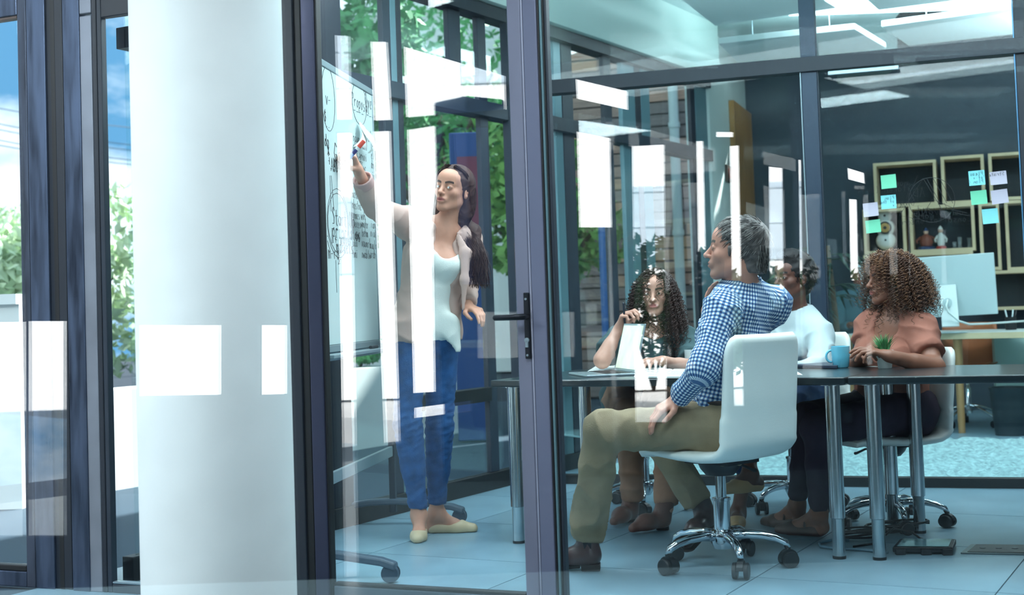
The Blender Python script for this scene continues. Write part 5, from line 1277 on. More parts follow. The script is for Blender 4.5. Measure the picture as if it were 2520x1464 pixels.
# ------------------------------------------------------------------ 1. standing woman
def standing_woman():
    pel = W(1046, 800, 6.50); chest = W(1072, 640, 6.50); neck = W(1097, 560, 6.50)
    hR, hL = W(1008, 812, 6.48), W(1088, 815, 6.53); kR, kL = W(1003, 1040, 6.43), W(1082, 1048, 6.55); aR, aL = W(1031, 1268, 6.50), W(1074, 1262, 6.64)
    sR, sL = W(1003, 548, 6.46), W(1152, 590, 6.54); eR, wR = W(925, 512, 6.20), W(882, 420, 6.02); eL, wL = W(1150, 700, 6.66), W(1152, 756, 6.44)
    fw = (.10, -1, 0)
    hd = Head(W(1114, 468, 6.45), (-.48, -.86, .10), (.20, .0, 1), .97)
    tor = torso(pel, chest, neck, hL, hR, sL, sR, fw, .87, .95); legs = leg(hR, kR, aR, .93) + leg(hL, kL, aL, .93); arms = arm(sR, eR, wR, .88) + arm(sL, eL, wL, .88)
    heelR = Vector((aR.x + .005, aR.y + .05, 0)); toeR = onfloor(1026, 1338); heelL = Vector((aL.x - .05, aL.y + .02, 0)); toeL = onfloor(1178, 1308)
    hW = hand(wR, (-.05, -.12, .9), (.35, .2, .5), (.6, -.5, .1), (.75, .8, .85, .9), .9, .92)
    hW = hand(wR, W(868, 372, 5.96) - wR, (-.75, -.1, -.1), (.1, -1, .2), (.75, .85, .95, 1.0), .95, .92)
    hV = hand(wL, W(1178, 764, 6.37) - wL, (-.1, .1, -1), (-.2, -1, .1), (.35, .45, .55, .65), .5, .92)
    body = tor + legs + arms + [cap(neck - Vector((0, 0, .03)), hd.P(0, -.02, -.06), .051, .049, k=.03)] + hd.prims(False, .004) + shoe(aR, heelR, toeR, .027) + shoe(aL, heelL, toeL, .027) + [cap(aR, heelR + Vector((0, 0, .04)), .031, .028, k=.03), cap(aL, heelL + Vector((0, 0, .04)), .031, .028, k=.03), cap(aR, lerp(heelR, toeR, .5) + Vector((0, 0, .045)), .029, .024, k=.03), cap(aL, lerp(heelL, toeL, .5) + Vector((0, 0, .045)), .029, .024, k=.03)] + hW + hV
    p = person('standing woman in a pale pink blazer, white top and blue jeans, writing on the whiteboard', body, [hd], [W(868, 385, 5.97), W(1190, 765, 6.4)], lambda V: hd.colors(V, SK_W, LIP, BRW), 'skin_light')
    hd.eyes(p, (.25, -.9, -.12), (.06, .035, .02))
    # jeans
    J = infl(legs, .009) + infl(tor[:2], .006)
    J = [x for x in J]
    cloth('jeans', J, mat('blue_jeans', lin((30, 78, 128)), .85, noise=.28, nscale=22, bump=.3, bscale=300), p, .0075, .006, 75, 3, cuts=[((0, 0, 1), (0, 0, pel.z + .06)), ((0, 0, -1), (0, 0, aR.z + .035))], dirs=(0, 0, 1), mask=lambda V: .35 + .9 * np.exp(-((V[:, 2] - kR.z) / .16) ** 2) + .8 * np.exp(-((V[:, 2] - aR.z) / .14) ** 2))
    # white top
    up = [x for x in tor if True]; T = infl(tor, .008)
    nk = [Prim('ell', 's', .006, c=neck + Vector((.012, -.09, -.03)), r=(.085, .13, .125), M=None), cap(neck - Vector((0, 0, .02)), neck + Vector((.0, 0, .12)), .075, .09, op='s', k=.006)]
    tail = [cap(W(1108, 800, 6.42), W(1128, 862, 6.40), .045, .012, flat=((0, 1, 0), .35), k=.05)]
    cloth('white_top', T + tail + nk, mat('white_knit', lin((222, 228, 222)), .8, noise=.03, bump=.15, bscale=200), p, .0075, .006, 38, 5, cuts=[((0, 0, -1), (0, 0, W(1100, 865, 6.45).z)), ((0, 0, 1), (0, 0, neck.z + .05))])
    # blazer: open front, long sleeves with a turned cuff on the raised arm
    sl = [cap(sR, eR, .062, .050, k=.03), cap(eR, lerp(eR, wR, .72), .050, .041, cutb=1, k=.012), cap(sL, eL, .060, .049, k=.03), cap(eL, lerp(eL, wL, .85), .048, .038, cutb=1, k=.012)]
    B = infl(tor, .015) + [cap(lerp(pel, chest, .2), pel - Vector((0, 0, .05)), .140, .152, flat=((0, 1, 0), .78), k=.04)] + sl
    front = [cap(W(1098, 575, 6.36), W(1094, 700, 6.35), .085, .085, op='s', k=.006), cap(W(1094, 700, 6.35), W(1085, 900, 6.35), .085, .13, op='s', k=.006), cap(neck - Vector((0, 0, .03)), neck + Vector((0, 0, .14)), .085, .12, op='s', k=.006)]
    bz = mat('blush_blazer', lin((190, 160, 150)), .75, noise=.04, bump=.12, bscale=260)
    cloth('blazer', B + front, bz, p, .0075, .009, 34, 8, cuts=[((0, 0, -1), (0, 0, W(1050, 838, 6.5).z)), ((0, 0, 1), (0, 0, neck.z + .035))] if 0 else [((0, .0, -1), (0, 0, W(1050, 838, 6.5).z))], dirs=(.6, 0, .6))
    a_, b_2 = lerp(eR, wR, .62), lerp(eR, wR, .80); cloth('cuff', [cap(a_, b_2, .046, .0455, cuta=1, cutb=1, k=.004), cap(lerp(a_, b_2, .2), lerp(a_, b_2, 1.4), .036, .036, op='s', k=.002)], mat('cuff_lining', lin((190, 152, 148)), .6), p, .004)
    # lapels
    for sx, pts in ((1, [W(1128, 582, 6.43), W(1146, 625, 6.40), W(1143, 690, 6.38), W(1140, 760, 6.38)]), (-1, [W(1066, 570, 6.43), W(1052, 610, 6.39), W(1050, 680, 6.37), W(1046, 760, 6.37)])):
        cloth('lapel', [cap(pts[i], pts[i + 1], (.014, .026, .018, .010)[i], (.014, .026, .018, .010)[i + 1], flat=((0, 1, 0), .3), k=.02) for i in range(3)], bz, p, .0055)
    # flat shoes
    fm = mat('beige_leather', lin((196, 178, 146)), .45)
    for hl, to, an in ((heelR, toeR, aR), (heelL, toeL, aL)):
        d = (to - hl).normalized(); mid = lerp(hl, to, .45)
        cloth('shoe', infl(shoe(an, hl, to, .029), .004) + [cap(mid + Vector((0, 0, .075)) - d * .055, mid + Vector((0, 0, .07)) + d * .02, .036, .034, op='s', k=.012)], fm, p, .0045, cuts=[((0, 0, -1), (0, 0, .002)), ((0, 0, 1), (0, 0, .062))])
    # hair: cap, then long locks falling over the left shoulder
    hm = mat('dark_brown_hair', lin((66, 44, 40)), .6, noise=.3, nscale=14, stretch=(6, 6, .7), spec=.3)
    cap_ = [hd.e((0, -.022, .046), (.083, .099, .082), k=.01), hd.c((.06, -.02, .03), (.074, -.05, -.10), .036, .035, k=.03), hd.c((-.055, -.03, .04), (-.066, -.05, -.10), .034, .03, k=.03), hd.c((0, -.07, .02), (0, -.075, -.14), .06, .06, k=.03),
            hd.e((0, .095, -.028), (.064, .085, .090), 's', .012), hd.e((-.0, .10, .018), (.046, .06, .044), 's', .015)]
    l1 = [hd.P(.072, -.05, -.09), W(1165, 570, 6.5), W(1178, 630, 6.44), W(1186, 680, 6.42)]; l2 = [hd.P(0, -.08, -.1), W(1150, 570, 6.58), W(1170, 650, 6.55)]
    cap_ += [cap(l1[i], l1[i + 1], (.030, .030, .018, .005)[i], (.030, .030, .018, .005)[i + 1], k=.03) for i in range(3)] + [cap(l2[i], l2[i + 1], (.042, .034, .010)[i], (.042, .034, .010)[i + 1], k=.03) for i in range(2)]
    hr = cloth('hair', cap_, hm, p, .0055, .003, 130, 4, fines=[(hd.o, .1)], fs=.004)
    g = np.random.RandomState(5); S_ = []; bb_ph = np.array([0, 2.0, 4.0])[None]
    for k in range(1300):
        a0 = g.uniform(-1, 1); sd = 1 if g.rand() < .78 else -1
        r0 = hd.P(sd * g.uniform(.01, .03), .055 - .1 * g.rand(), .118 - .02 * g.rand()); r1 = hd.P(sd * (.084 + g.uniform(-.004, .008)), g.uniform(-.085, .035) if sd > 0 else g.uniform(-.07, -.0), .03); r2 = hd.P(sd * (.086 + g.uniform(-.01, .008)), g.uniform(-.09, -.035), -.09)
        if sd > 0: bb = g.uniform(-1, 1); ln = g.uniform(0, 1); e1 = W(1160 + 19 * bb, 575, 6.5 + g.uniform(-.05, .05)); e2 = W(1172 + 20 * bb, 610 + 40 * ln, 6.44 + g.uniform(-.05, .04)); e3 = W(1180 + 20 * bb + g.uniform(-8, 14), 640 + 75 * ln, 6.42 + g.uniform(-.04, .04))
        else: e1 = hd.P(-.07 + g.uniform(-.02, .02), -.07, -.16); e2 = hd.P(-.05, -.08, -.21); e3 = hd.P(-.045, -.08, -.24)
        P = np.array([r0, lerp(r0, r1, .5) + hd.x * sd * .018 * hd.sc + hd.u * .012, r1, r2, e1, e2, e3]); t = np.linspace(0, 6, 26); Pi = np.stack([np.interp(t, range(7), P[:, c]) for c in range(3)], 1)
        for _ in range(2): Pi[1:-1] = (Pi[:-2] + Pi[1:-1] * 2 + Pi[2:]) / 4
        Pi += .007 * np.sin(t[:, None] * 2.8 + bb_ph + g.uniform(-.9, .9, 3)[None]) * np.linspace(0, 1.4, 26)[:, None]
        S_.append((Pi, np.linspace(.0017, .0007, 26)))
    tag(tubes_mesh('hair_strands', S_, hm, hr, 3), kind='stuff')
    e = hd.P(.081, -.003, -.036); mb = MB(); mb.tube([e + Vector((0, .0, 0)) + (hd.f * math.cos(t) + hd.u * math.sin(t)) * .007 for t in [i * PI / 8 for i in range(15)]], .0016, 6)
    mb.build('earring', CHROME, p, True)
    # marker in the hand
    a, b = W(848, 402, 5.93), W(888, 356, 5.93); d = (b - a).normalized(); mk = thing('marker_pen', 'blue marker with a red cap held in the raised hand', 'pen')
    MB().tube([a, a + d * .012], [.002, .0045], 10).build('tip', mat('pen_tip', lin((120, 170, 220)), .5), mk, 40)
    MB().tube([a + d * .0121, a + d * .055], .0085, 14).build('barrel_front', mat('pen_light', lin((110, 160, 215)), .4), mk, 40)
    MB().tube([a + d * .0551, a + d * .078], .0088, 14).build('label_band', mat('pen_navy', lin((24, 28, 110)), .4), mk, 40); MB().tube([a + d * .0781, a + d * .092], .0088, 14).build('white_band', mat('pen_white', lin((235, 235, 235)), .4), mk, 40)
    MB().tube([a + d * .0921, a + d * .128, a + d * .130], [.0098, .0094, .006], 14).build('cap', mat('pen_red', lin((226, 64, 36)), .4), mk, 40)
standing_woman()

# ------------------------------------------------------------------ 2. seated man in the checked shirt
def seated_man():
    fw = Vector((-.76, .65, 0)).normalized(); lf = Vector((-fw.y, fw.x, 0)); lf = -Vector((fw.y, -fw.x, 0))  # his left, towards the viewer
    lf = Vector((-.65, -.76, 0))
    pel = Vector((.822, 5.545, .60)); neck = W(1832, 712, 5.53); chest = lerp(pel, neck, .62) + fw * .015
    hL, hR = pel + lf * .085 - Vector((0, 0, .03)), pel - lf * .085 - Vector((0, 0, .03))
    kL, aL = W(1484, 1062, 5.46), W(1442, 1318, 5.60); kR, aR = W(1602, 1052, 5.92), W(1718, 1232, 5.93)
    sL, sR = W(1777, 768, 5.38), W(1903, 752, 5.64); eL, wL = W(1732, 908, 5.27), W(1668, 982, 5.42); eR, wR = W(1765, 880, 5.80), W(1742, 765, 5.66)
    hd = Head(W(1811, 618, 5.47), (-.955, .26, .14), (-.03, 0, 1), 1.07)
    tor = torso(pel, chest, neck, hL, hR, sL, sR, fw, 1.06); legs = leg(hL, kL, aL, 1.0) + leg(hR, kR, aR, 1.0); arms = arm(sL, eL, wL, 1.05) + arm(sR, eR, wR, 1.05)
    hA = hand(wL, W(1622, 1008, 5.40) - wL, (-.1, .1, -1), (-.2, -.9, .1), (.35, .4, .45, .5), .2, 1.02)
    hB = hand(wR, W(1744, 712, 5.60) - wR, (.6, -.3, .1), (-.5, -.2, .3), (.25, .5, .9, 1.0), .3, 1.0)
    body = tor + legs + arms + [cap(neck - Vector((0, 0, .03)), hd.P(0, -.025, -.055), .060, .059, k=.03)] + hd.prims(True) + hA + hB
    p = person('seated man with short grey hair, blue and white checked shirt, hand at his chin', body, [hd], [W(1640, 1000, 5.41), W(1744, 725, 5.62)], lambda V: hd.colors(V, SK_M, lin((160, 100, 92)), lin((70, 62, 58)), lin((120, 108, 102))), 'skin_warm')
    hd.eyes(p, (-.9, .2, .1), (.05, .06, .07))
    # shirt
    sh = infl(tor, .013) + [cap(sL, eL, .064, .055, k=.03), cap(eL, lerp(eL, wL, .92), .055, .041, cutb=1, k=.012), cap(sR, eR, .062, .054, k=.03), cap(eR, lerp(eR, wR, .80), .052, .040, cutb=1, k=.012), cap(lerp(pel, chest, .35), pel - Vector((0, 0, .01)), .152, .150, flat=(fw, .80), k=.03)]
    nk = [cap(neck + Vector((0, 0, .025)), hd.P(0, -.03, -.02), .066, .075, op='s', k=.006)]
    bones = [(pel, neck, .155, -fw), (sL, eL, .06, lf), (eL, wL, .05, lf), (sR, eR, .06, -lf), (eR, wR, .05, -lf)]
    G_ = gingham(); cloth('shirt', sh + nk, G_, p, .0062, .010, 42, 12, uvf=uv_bones(bones, .0155), cuts=[((0, 0, -1), (0, 0, pel.z + .045))], dirs=(.5, .2, .7))
    cloth('collar', [cap(neck + Vector((0, 0, .0)), neck + Vector((0, 0, .050)), .073, .068, cuta=1, cutb=1, k=.005), cap(neck - Vector((0, 0, .03)), neck + Vector((0, 0, .12)), .064, .062, op='s', k=.003), ell_(neck + fw * .085 + Vector((0, 0, .03)), (.035, .035, .05), op='s', k=.01)], G_, p, .004, uvf=uv_bones([(neck - Vector((0, 0, .1)), neck + Vector((0, 0, .1)), .07, lf)], .0155))
    # trousers
    tr = mat('khaki_cotton', lin((146, 130, 104)), .85, noise=.12, nscale=14, bump=.3, bscale=300)
    L1 = [cap(hL, kL, .098, .072, k=.03), cap(kL, lerp(kL, aL, 1.0) + Vector((0, 0, .0)), .072, .062, cutb=1, k=.03)]; L2 = [cap(hR, kR, .098, .072, k=.03), cap(kR, aR, .070, .060, cutb=1, k=.03)]
    cloth('trousers', L1 + L2 + infl(tor[:1], .012) + [cap(pel - Vector((0, 0, .03)), pel + Vector((0, 0, .07)), .176, .166, flat=(fw, .84), k=.03)], tr, p, .007, .008, 36, 21, cuts=[((0, 0, 1), (0, 0, pel.z + .07))], dirs=(.7, .3, .6), mask=lambda V: .5 + np.exp(-((V[:, 0] - kL.x) / .15) ** 2) + .8 * np.exp(-((V[:, 2] - .2) / .12) ** 2))
    mb = MB(); bl = [pel + Vector((0, 0, .062)) + fw * .136 * math.cos(t) + lf * .164 * math.sin(t) for t in [2 * PI * i / 40 for i in range(40)]]; mb.tube(bl, .012, 6, closed=True); mb.build('belt', mat('belt_leather', lin((58, 42, 36)), .5), p, True)
    # ankle boots with elastic side panels
    bm = mat('boot_leather', lin((70, 44, 44)), .32, noise=.15, nscale=12, coat=.2); el_ = mat('boot_elastic', lin((22, 26, 36)), .85); so_ = mat('boot_sole', lin((46, 38, 38)), .6)
    hl, to = onfloor(1484, 1402), onfloor(1368, 1404); d = (to - hl).normalized(); up = Vector((0, 0, 1)); hl = hl + d * .01
    cloth('boot', [cap(hl + up * .058 + d * .035, hl + up * .052 + (to - hl) * .6, .036, .039, k=.03), cap(hl + up * .052 + (to - hl) * .55, to + up * .042 - d * .03, .038, .026, k=.03), cap(hl + up * .06 + d * .045, lerp(hl, hl, 0) + up * .19 + d * .05, .044, .046, cutb=1, k=.03)], bm, p, .0055, cuts=[((0, 0, -1), (0, 0, .026))])
    MB().add([hl + d * .03 + lf * 0 + up * .165 + Vector((0, -.0465, 0)), hl + d * .078 + up * .165 + Vector((0, -.0465, 0)), hl + d * .062 + up * .08 + Vector((0, -.044, 0)), hl + d * .038 + up * .08 + Vector((0, -.044, 0)), hl + d * .03 + up * .165 + Vector((0, -.03, 0)), hl + d * .078 + up * .165 + Vector((0, -.03, 0)), hl + d * .062 + up * .08 + Vector((0, -.03, 0)), hl + d * .038 + up * .08 + Vector((0, -.03, 0))], [(0, 1, 2, 3), (0, 4, 5, 1), (1, 5, 6, 2), (2, 6, 7, 3), (3, 7, 4, 0)]).build('elastic_panel', el_, p)
    q = Vector((-d.y, d.x, 0)); 
    MB().hexa([hl - q * .036 + up * .001, hl - q * .036 + d * .075 + up * .001, hl + q * .036 + d * .075 + up * .001, hl + q * .036 + up * .001], [hl - q * .038 + up * .027, hl - q * .038 + d * .078 + up * .027, hl + q * .038 + d * .078 + up * .027, hl + q * .038 + up * .027]).build('boot_heel', so_, p, bevel=.003)
    MB().hexa([hl - q * .03 + d * .08 + up * .012, to - q * .02 + up * .004, to + q * .02 + up * .004, hl + q * .03 + d * .08 + up * .012], [hl - q * .036 + d * .08 + up * .026, to - q * .028 + up * .022, to + q * .028 + up * .022, hl + q * .036 + d * .08 + up * .026]).build('boot_sole', so_, p, bevel=.003)
    # second boot, tipped on its toe under the chair
    h2, t2 = W(1742, 1296, 5.96), W(1694, 1352, 5.78); d2 = (t2 - h2).normalized(); n2_ = Vector((0, 0, 1)); n2_ = (n2_ - d2 * n2_.dot(d2)).normalized()
    cloth('boot', [cap(h2 + n2_ * .045, h2 + n2_ * .045 + (t2 - h2) * .6, .036, .039, k=.03), cap(h2 + n2_ * .045 + (t2 - h2) * .55, t2 + n2_ * .035, .038, .026, k=.03), cap(h2 + n2_ * .05, aR + Vector((0, 0, .02)), .043, .046, k=.03)], bm, p, .0055, cuts=[(-n2_, h2 + n2_ * .012)])
    cloth('boot_sole', [cap(h2 + n2_ * .006, t2 + n2_ * .004, .036, .032, flat=(n2_, .22), k=.01)], so_, p, .005)
    # hair
    hm = mat('grey_hair', lin((92, 86, 84)), .5, noise=.55, nscale=30, spec=.5); hm2 = mat('grey_hair_light', lin((150, 146, 142)), .5)
    C_ = [hd.e((0, -.022, .044), (.082, .103, .086), k=.01), hd.c((0, -.072, .0), (0, -.066, -.045), .058, .050, k=.03), hd.e((0, .11, -.045), (.09, .095, .11), 's', .01), hd.e((0, .115, .02), (.06, .055, .045), 's', .012)]
    for x in (-1, 1): C_ += [hd.e((x * .08, .045, -.03), (.03, .055, .075), 's', .01), hd.e((x * .082, -.012, -.022), (.03, .026, .036), 's', .006), hd.c((x * .073, .014, .01), (x * .073, .014, -.018), .007, .004, k=.008)]
    hr = cloth('hair', C_, hm, p, .004, .004, 160, 4, cuts=[(-hd.u, hd.P(0, 0, -.072))])
    g = np.random.RandomState(2); S_, S2 = [], []
    crown = np.array([.0, -.075, .085])
    for k in range(5200):
        u = g.normal(size=3); u /= np.linalg.norm(u); q = np.array([0, -.022, .044]) + u * np.array([.083, .104, .087])
        if k > 3900:
            a_ = g.uniform(-1.15, 1.15); zz = g.uniform(-.052, .03); rr = .062 + .35 * max(0, zz + .06); q = np.array([math.sin(a_) * (rr + .006), -.068 - .052 * math.cos(a_) * (1 + zz * 2), zz]); u = np.array([math.sin(a_), -math.cos(a_), 0.0]); S_.append((np.array([hd.P(*(q + u * (.004 * f) + np.array([0, 0, -.022]) * f)) for f in (0, .35, .7, 1)]), np.array([.0012, .0012, .0010, .0004]))) if g.rand() < .6 else S2.append((np.array([hd.P(*(q + u * (.004 * f) + np.array([0, 0, -.022]) * f)) for f in (0, .35, .7, 1)]), np.array([.0011, .0011, .0009, .0004]))); continue
        if q[2] < -.02 and q[1] > -.02: continue
        if q[1] > .045 and q[2] < .085: continue
        if abs(q[0]) > .06 and q[1] > -.04 and q[2] < .01: continue
        if q[2] < -.03: continue
        n_ = u; dr = q - crown; dr = dr - n_ * (dr @ n_); dr /= max(np.linalg.norm(dr), 1e-6); dr = dr + np.array([g.normal() * .25, 0, -.35 * (q[2] < .03)]); L_ = g.uniform(.02, .042) * (1.25 if q[2] > .07 else .75)
        lift = .5 if q[2] > .07 and q[1] > 0 else .22
        pts_ = [hd.P(*(q - n_ * .004 + (dr * f + n_ * lift * f * (1.2 - f)) * L_)) for f in (0, .35, .7, 1)]
        (S_ if g.rand() < .62 else S2).append((np.array(pts_), np.array([.0012, .0012, .0010, .0004])))
    tag(tubes_mesh('hair_strands', S_, mat('grey_hair_dark', lin((52, 48, 48)), .5), hr, 3), kind='stuff'); tag(tubes_mesh('grey_strands', S2, hm2, hr, 3), kind='stuff')
seated_man()

def curls(name, hd, parent, m, count, region, length, rad, seed, coil=.007, droop=.8, thick=.0022, base=(.083, .1, .086), turns=5):
    g = np.random.RandomState(seed); S_ = []
    while len(S_) < count:
        u = g.normal(size=3); u /= np.linalg.norm(u); q = np.array([0, -.022, .04]) + u * np.array(base)
        if not region(q): continue
        L_ = length(q) * g.uniform(.75, 1.15); K = 80; f = np.linspace(0, 1, K); out = hd.x * float(u[0]) + hd.f * float(u[1]) + hd.u * float(u[2]); out = np.array(out)
        p0 = np.array(hd.P(*q)); dn = np.array([0, 0, -1.0]); path = p0 + np.outer(f * (1.25 - .55 * f), out) * rad * g.uniform(.8, 1.15) + np.outer(f ** 1.5, dn) * L_ * droop + np.outer(f * f, g.normal(size=3)) * .02
        T = np.gradient(path, axis=0); T /= np.linalg.norm(T, axis=1, keepdims=True); a = np.cross(T, [.3, .9, .2]); a /= np.linalg.norm(a, axis=1, keepdims=True); b = np.cross(T, a); ph = g.uniform(0, 6) + f * 2 * PI * turns * L_ / .12
        ph = ph + 1.2 * np.sin(f * g.uniform(3, 9) + g.uniform(0, 6)); c = coil * g.uniform(.45, 1.35) * np.clip(f * 3, 0, 1); path = path + a * (np.cos(ph) * c)[:, None] + b * (np.sin(ph) * c)[:, None]
        S_.append((path, thick * (1 - .6 * f)))
    return tag(tubes_mesh(name, S_, m, parent, 4), kind='stuff')

# ------------------------------------------------------------------ 3. woman behind the laptop
def laptop_woman():
    fw = Vector((-.15, -1, 0)).normalized(); lf = Vector((1, -.15, 0)).normalized()
    pel = Vector((.62, 7.16, .58)); neck = W(1610, 806, 6.95); chest = lerp(pel, neck, .62)
    hL, hR = pel + lf * .09, pel - lf * .09; kR, kL = W(1548, 1018, 6.72), W(1640, 1022, 6.62); aR, aL = W(1556, 1238, 6.78), W(1640, 1250, 6.50)
    sR, sL = W(1522, 838, 6.95), W(1690, 838, 6.92); eR, wR = W(1482, 886, 6.72), W(1524, 806, 6.76); eL, wL = W(1706, 906, 6.72), W(1630, 888, 6.58)
    hd = Head(W(1612, 722, 6.90), (-.22, -.97, -.05), (0, 0, 1), .97)
    tor = torso(pel, chest, neck, hL, hR, sL, sR, fw, .95, 1.0); legs = leg(hR, kR, aR, .98) + leg(hL, kL, aL, .98); arms = arm(sR, eR, wR, .95) + arm(sL, eL, wL, .95)
    hA = hand(wR, W(1540, 768, 6.72) - wR, (.6, -.5, 0), (.5, .5, .3), (.7, .8, .9, 1.0), .8, .92); hB = hand(wL, W(1585, 884, 6.5) - wL, (0, 0, -1), (-.1, .3, .2), (.3, .35, .4, .45), .3, .92)
    body = tor + legs + arms + [cap(neck - Vector((0, 0, .03)), hd.P(0, -.02, -.06), .051, .049, k=.03)] + hd.prims() + hA + hB
    p = person('seated woman with long dark curly hair behind the open laptop, holding up a pen', body, [hd], [W(1532, 785, 6.74), W(1605, 886, 6.54)], lambda V: hd.colors(V, lin((190, 146, 128)), LIP, BRW), 'skin_medium')
    hd.eyes(p, (-.2, -1, 0), (.05, .03, .02))
    T = infl(tor, .012) + [cap(sR, lerp(sR, eR, .62), .064, .066, cutb=1, k=.02), cap(sL, lerp(sL, eL, .7), .064, .064, cutb=1, k=.02), cap(pel, pel - Vector((0, 0, .05)) + fw * .08, .15, .14, flat=(fw, .8), k=.03), cap(neck, hd.P(0, -.02, -.04), .07, .08, op='s', k=.006), ell_(neck + fw * .07, (.075, .05, .06), op='s', k=.01)]
    cloth('dark_top', T, mat('dark_teal_cloth', lin((58, 84, 88)), .85, bump=.15, bscale=200), p, .008, .009, 40, 31)
    cloth('trousers', [cap(hR, kR, .095, .068, k=.03), cap(kR, lerp(kR, aR, .95), .064, .05, cutb=1, k=.03), cap(hL, kL, .095, .068, k=.03), cap(kL, lerp(kL, aL, .95), .064, .05, cutb=1, k=.03)], mat('brown_cotton', lin((150, 112, 90)), .85, noise=.1, bump=.2, bscale=300), p, .008, .010, 45, 32, dirs=(0, 0, 1))
    bm = mat('brown_ankle_boot', lin((104, 66, 56)), .4, noise=.15, nscale=14)
    for an, pxt, pyt in ((aR, 1540, 1288), (aL, 1618, 1306)):
        to = onfloor(pxt, pyt); hl = Vector((an.x, an.y + .03, 0)); d = (to - hl); d = d.normalized(); to = hl + d * .24
        cloth('ankle_boot', [cap(hl + Vector((0, 0, .05)) + d * .03, hl + Vector((0, 0, .045)) + d * .14, .036, .038, k=.03), cap(hl + Vector((0, 0, .045)) + d * .13, to + Vector((0, 0, .03)) - d * .025, .037, .022, k=.03), cap(hl + Vector((0, 0, .05)) + d * .03, an + Vector((0, 0, .05)), .040, .046, cutb=1, k=.03)], bm, p, .006, cuts=[((0, 0, -1), (0, 0, .014))])
        MB().tube([hl + d * .025 + Vector((0, 0, .001)), hl + d * .025 + Vector((0, 0, .02))], .03, 14).build('boot_heel', so2, p, 40)
    hm = mat('dark_curly_hair', lin((54, 36, 32)), .45, noise=.3, nscale=40)
    hr = cloth('hair', [hd.e((0, -.024, .042), (.081, .098, .084), k=.02), hd.c((.065, -.04, .02), (.10, -.03, -.17), .042, .045, k=.04), hd.c((-.065, -.04, .02), (-.11, -.03, -.16), .042, .045, k=.04), hd.c((0, -.07, 0), (0, -.08, -.2), .09, .07, k=.04), hd.e((0, .10, -.03), (.062, .08, .10), 's', .012)], hm, p, .007, .010, 90, 3)
    curls('hair_curls', hd, hr, hm, 640, lambda q: q[2] > -.04 and not (q[1] > .055 and q[2] < .09) and not (q[1] > .03 and abs(q[0]) < .04 and q[2] < .09), lambda q: .36 if abs(q[0]) > .03 or q[1] < 0 else .16, .10, 7, .009, .95, .0026)
    a, b = W(1534, 744, 6.70), W(1538, 800, 6.72); pn = tag(MB().tube([a, lerp(a, b, .05), lerp(a, b, .9), b], [.004, .0055, .0055, .002], 10).build('pen', mat('pen_body_dark', lin((30, 40, 52)), .3), smooth=True), 'dark pen held upright in the raised hand behind the laptop', 'pen')
so2 = mat('shoe_heel', lin((50, 40, 38)), .6)
laptop_woman()

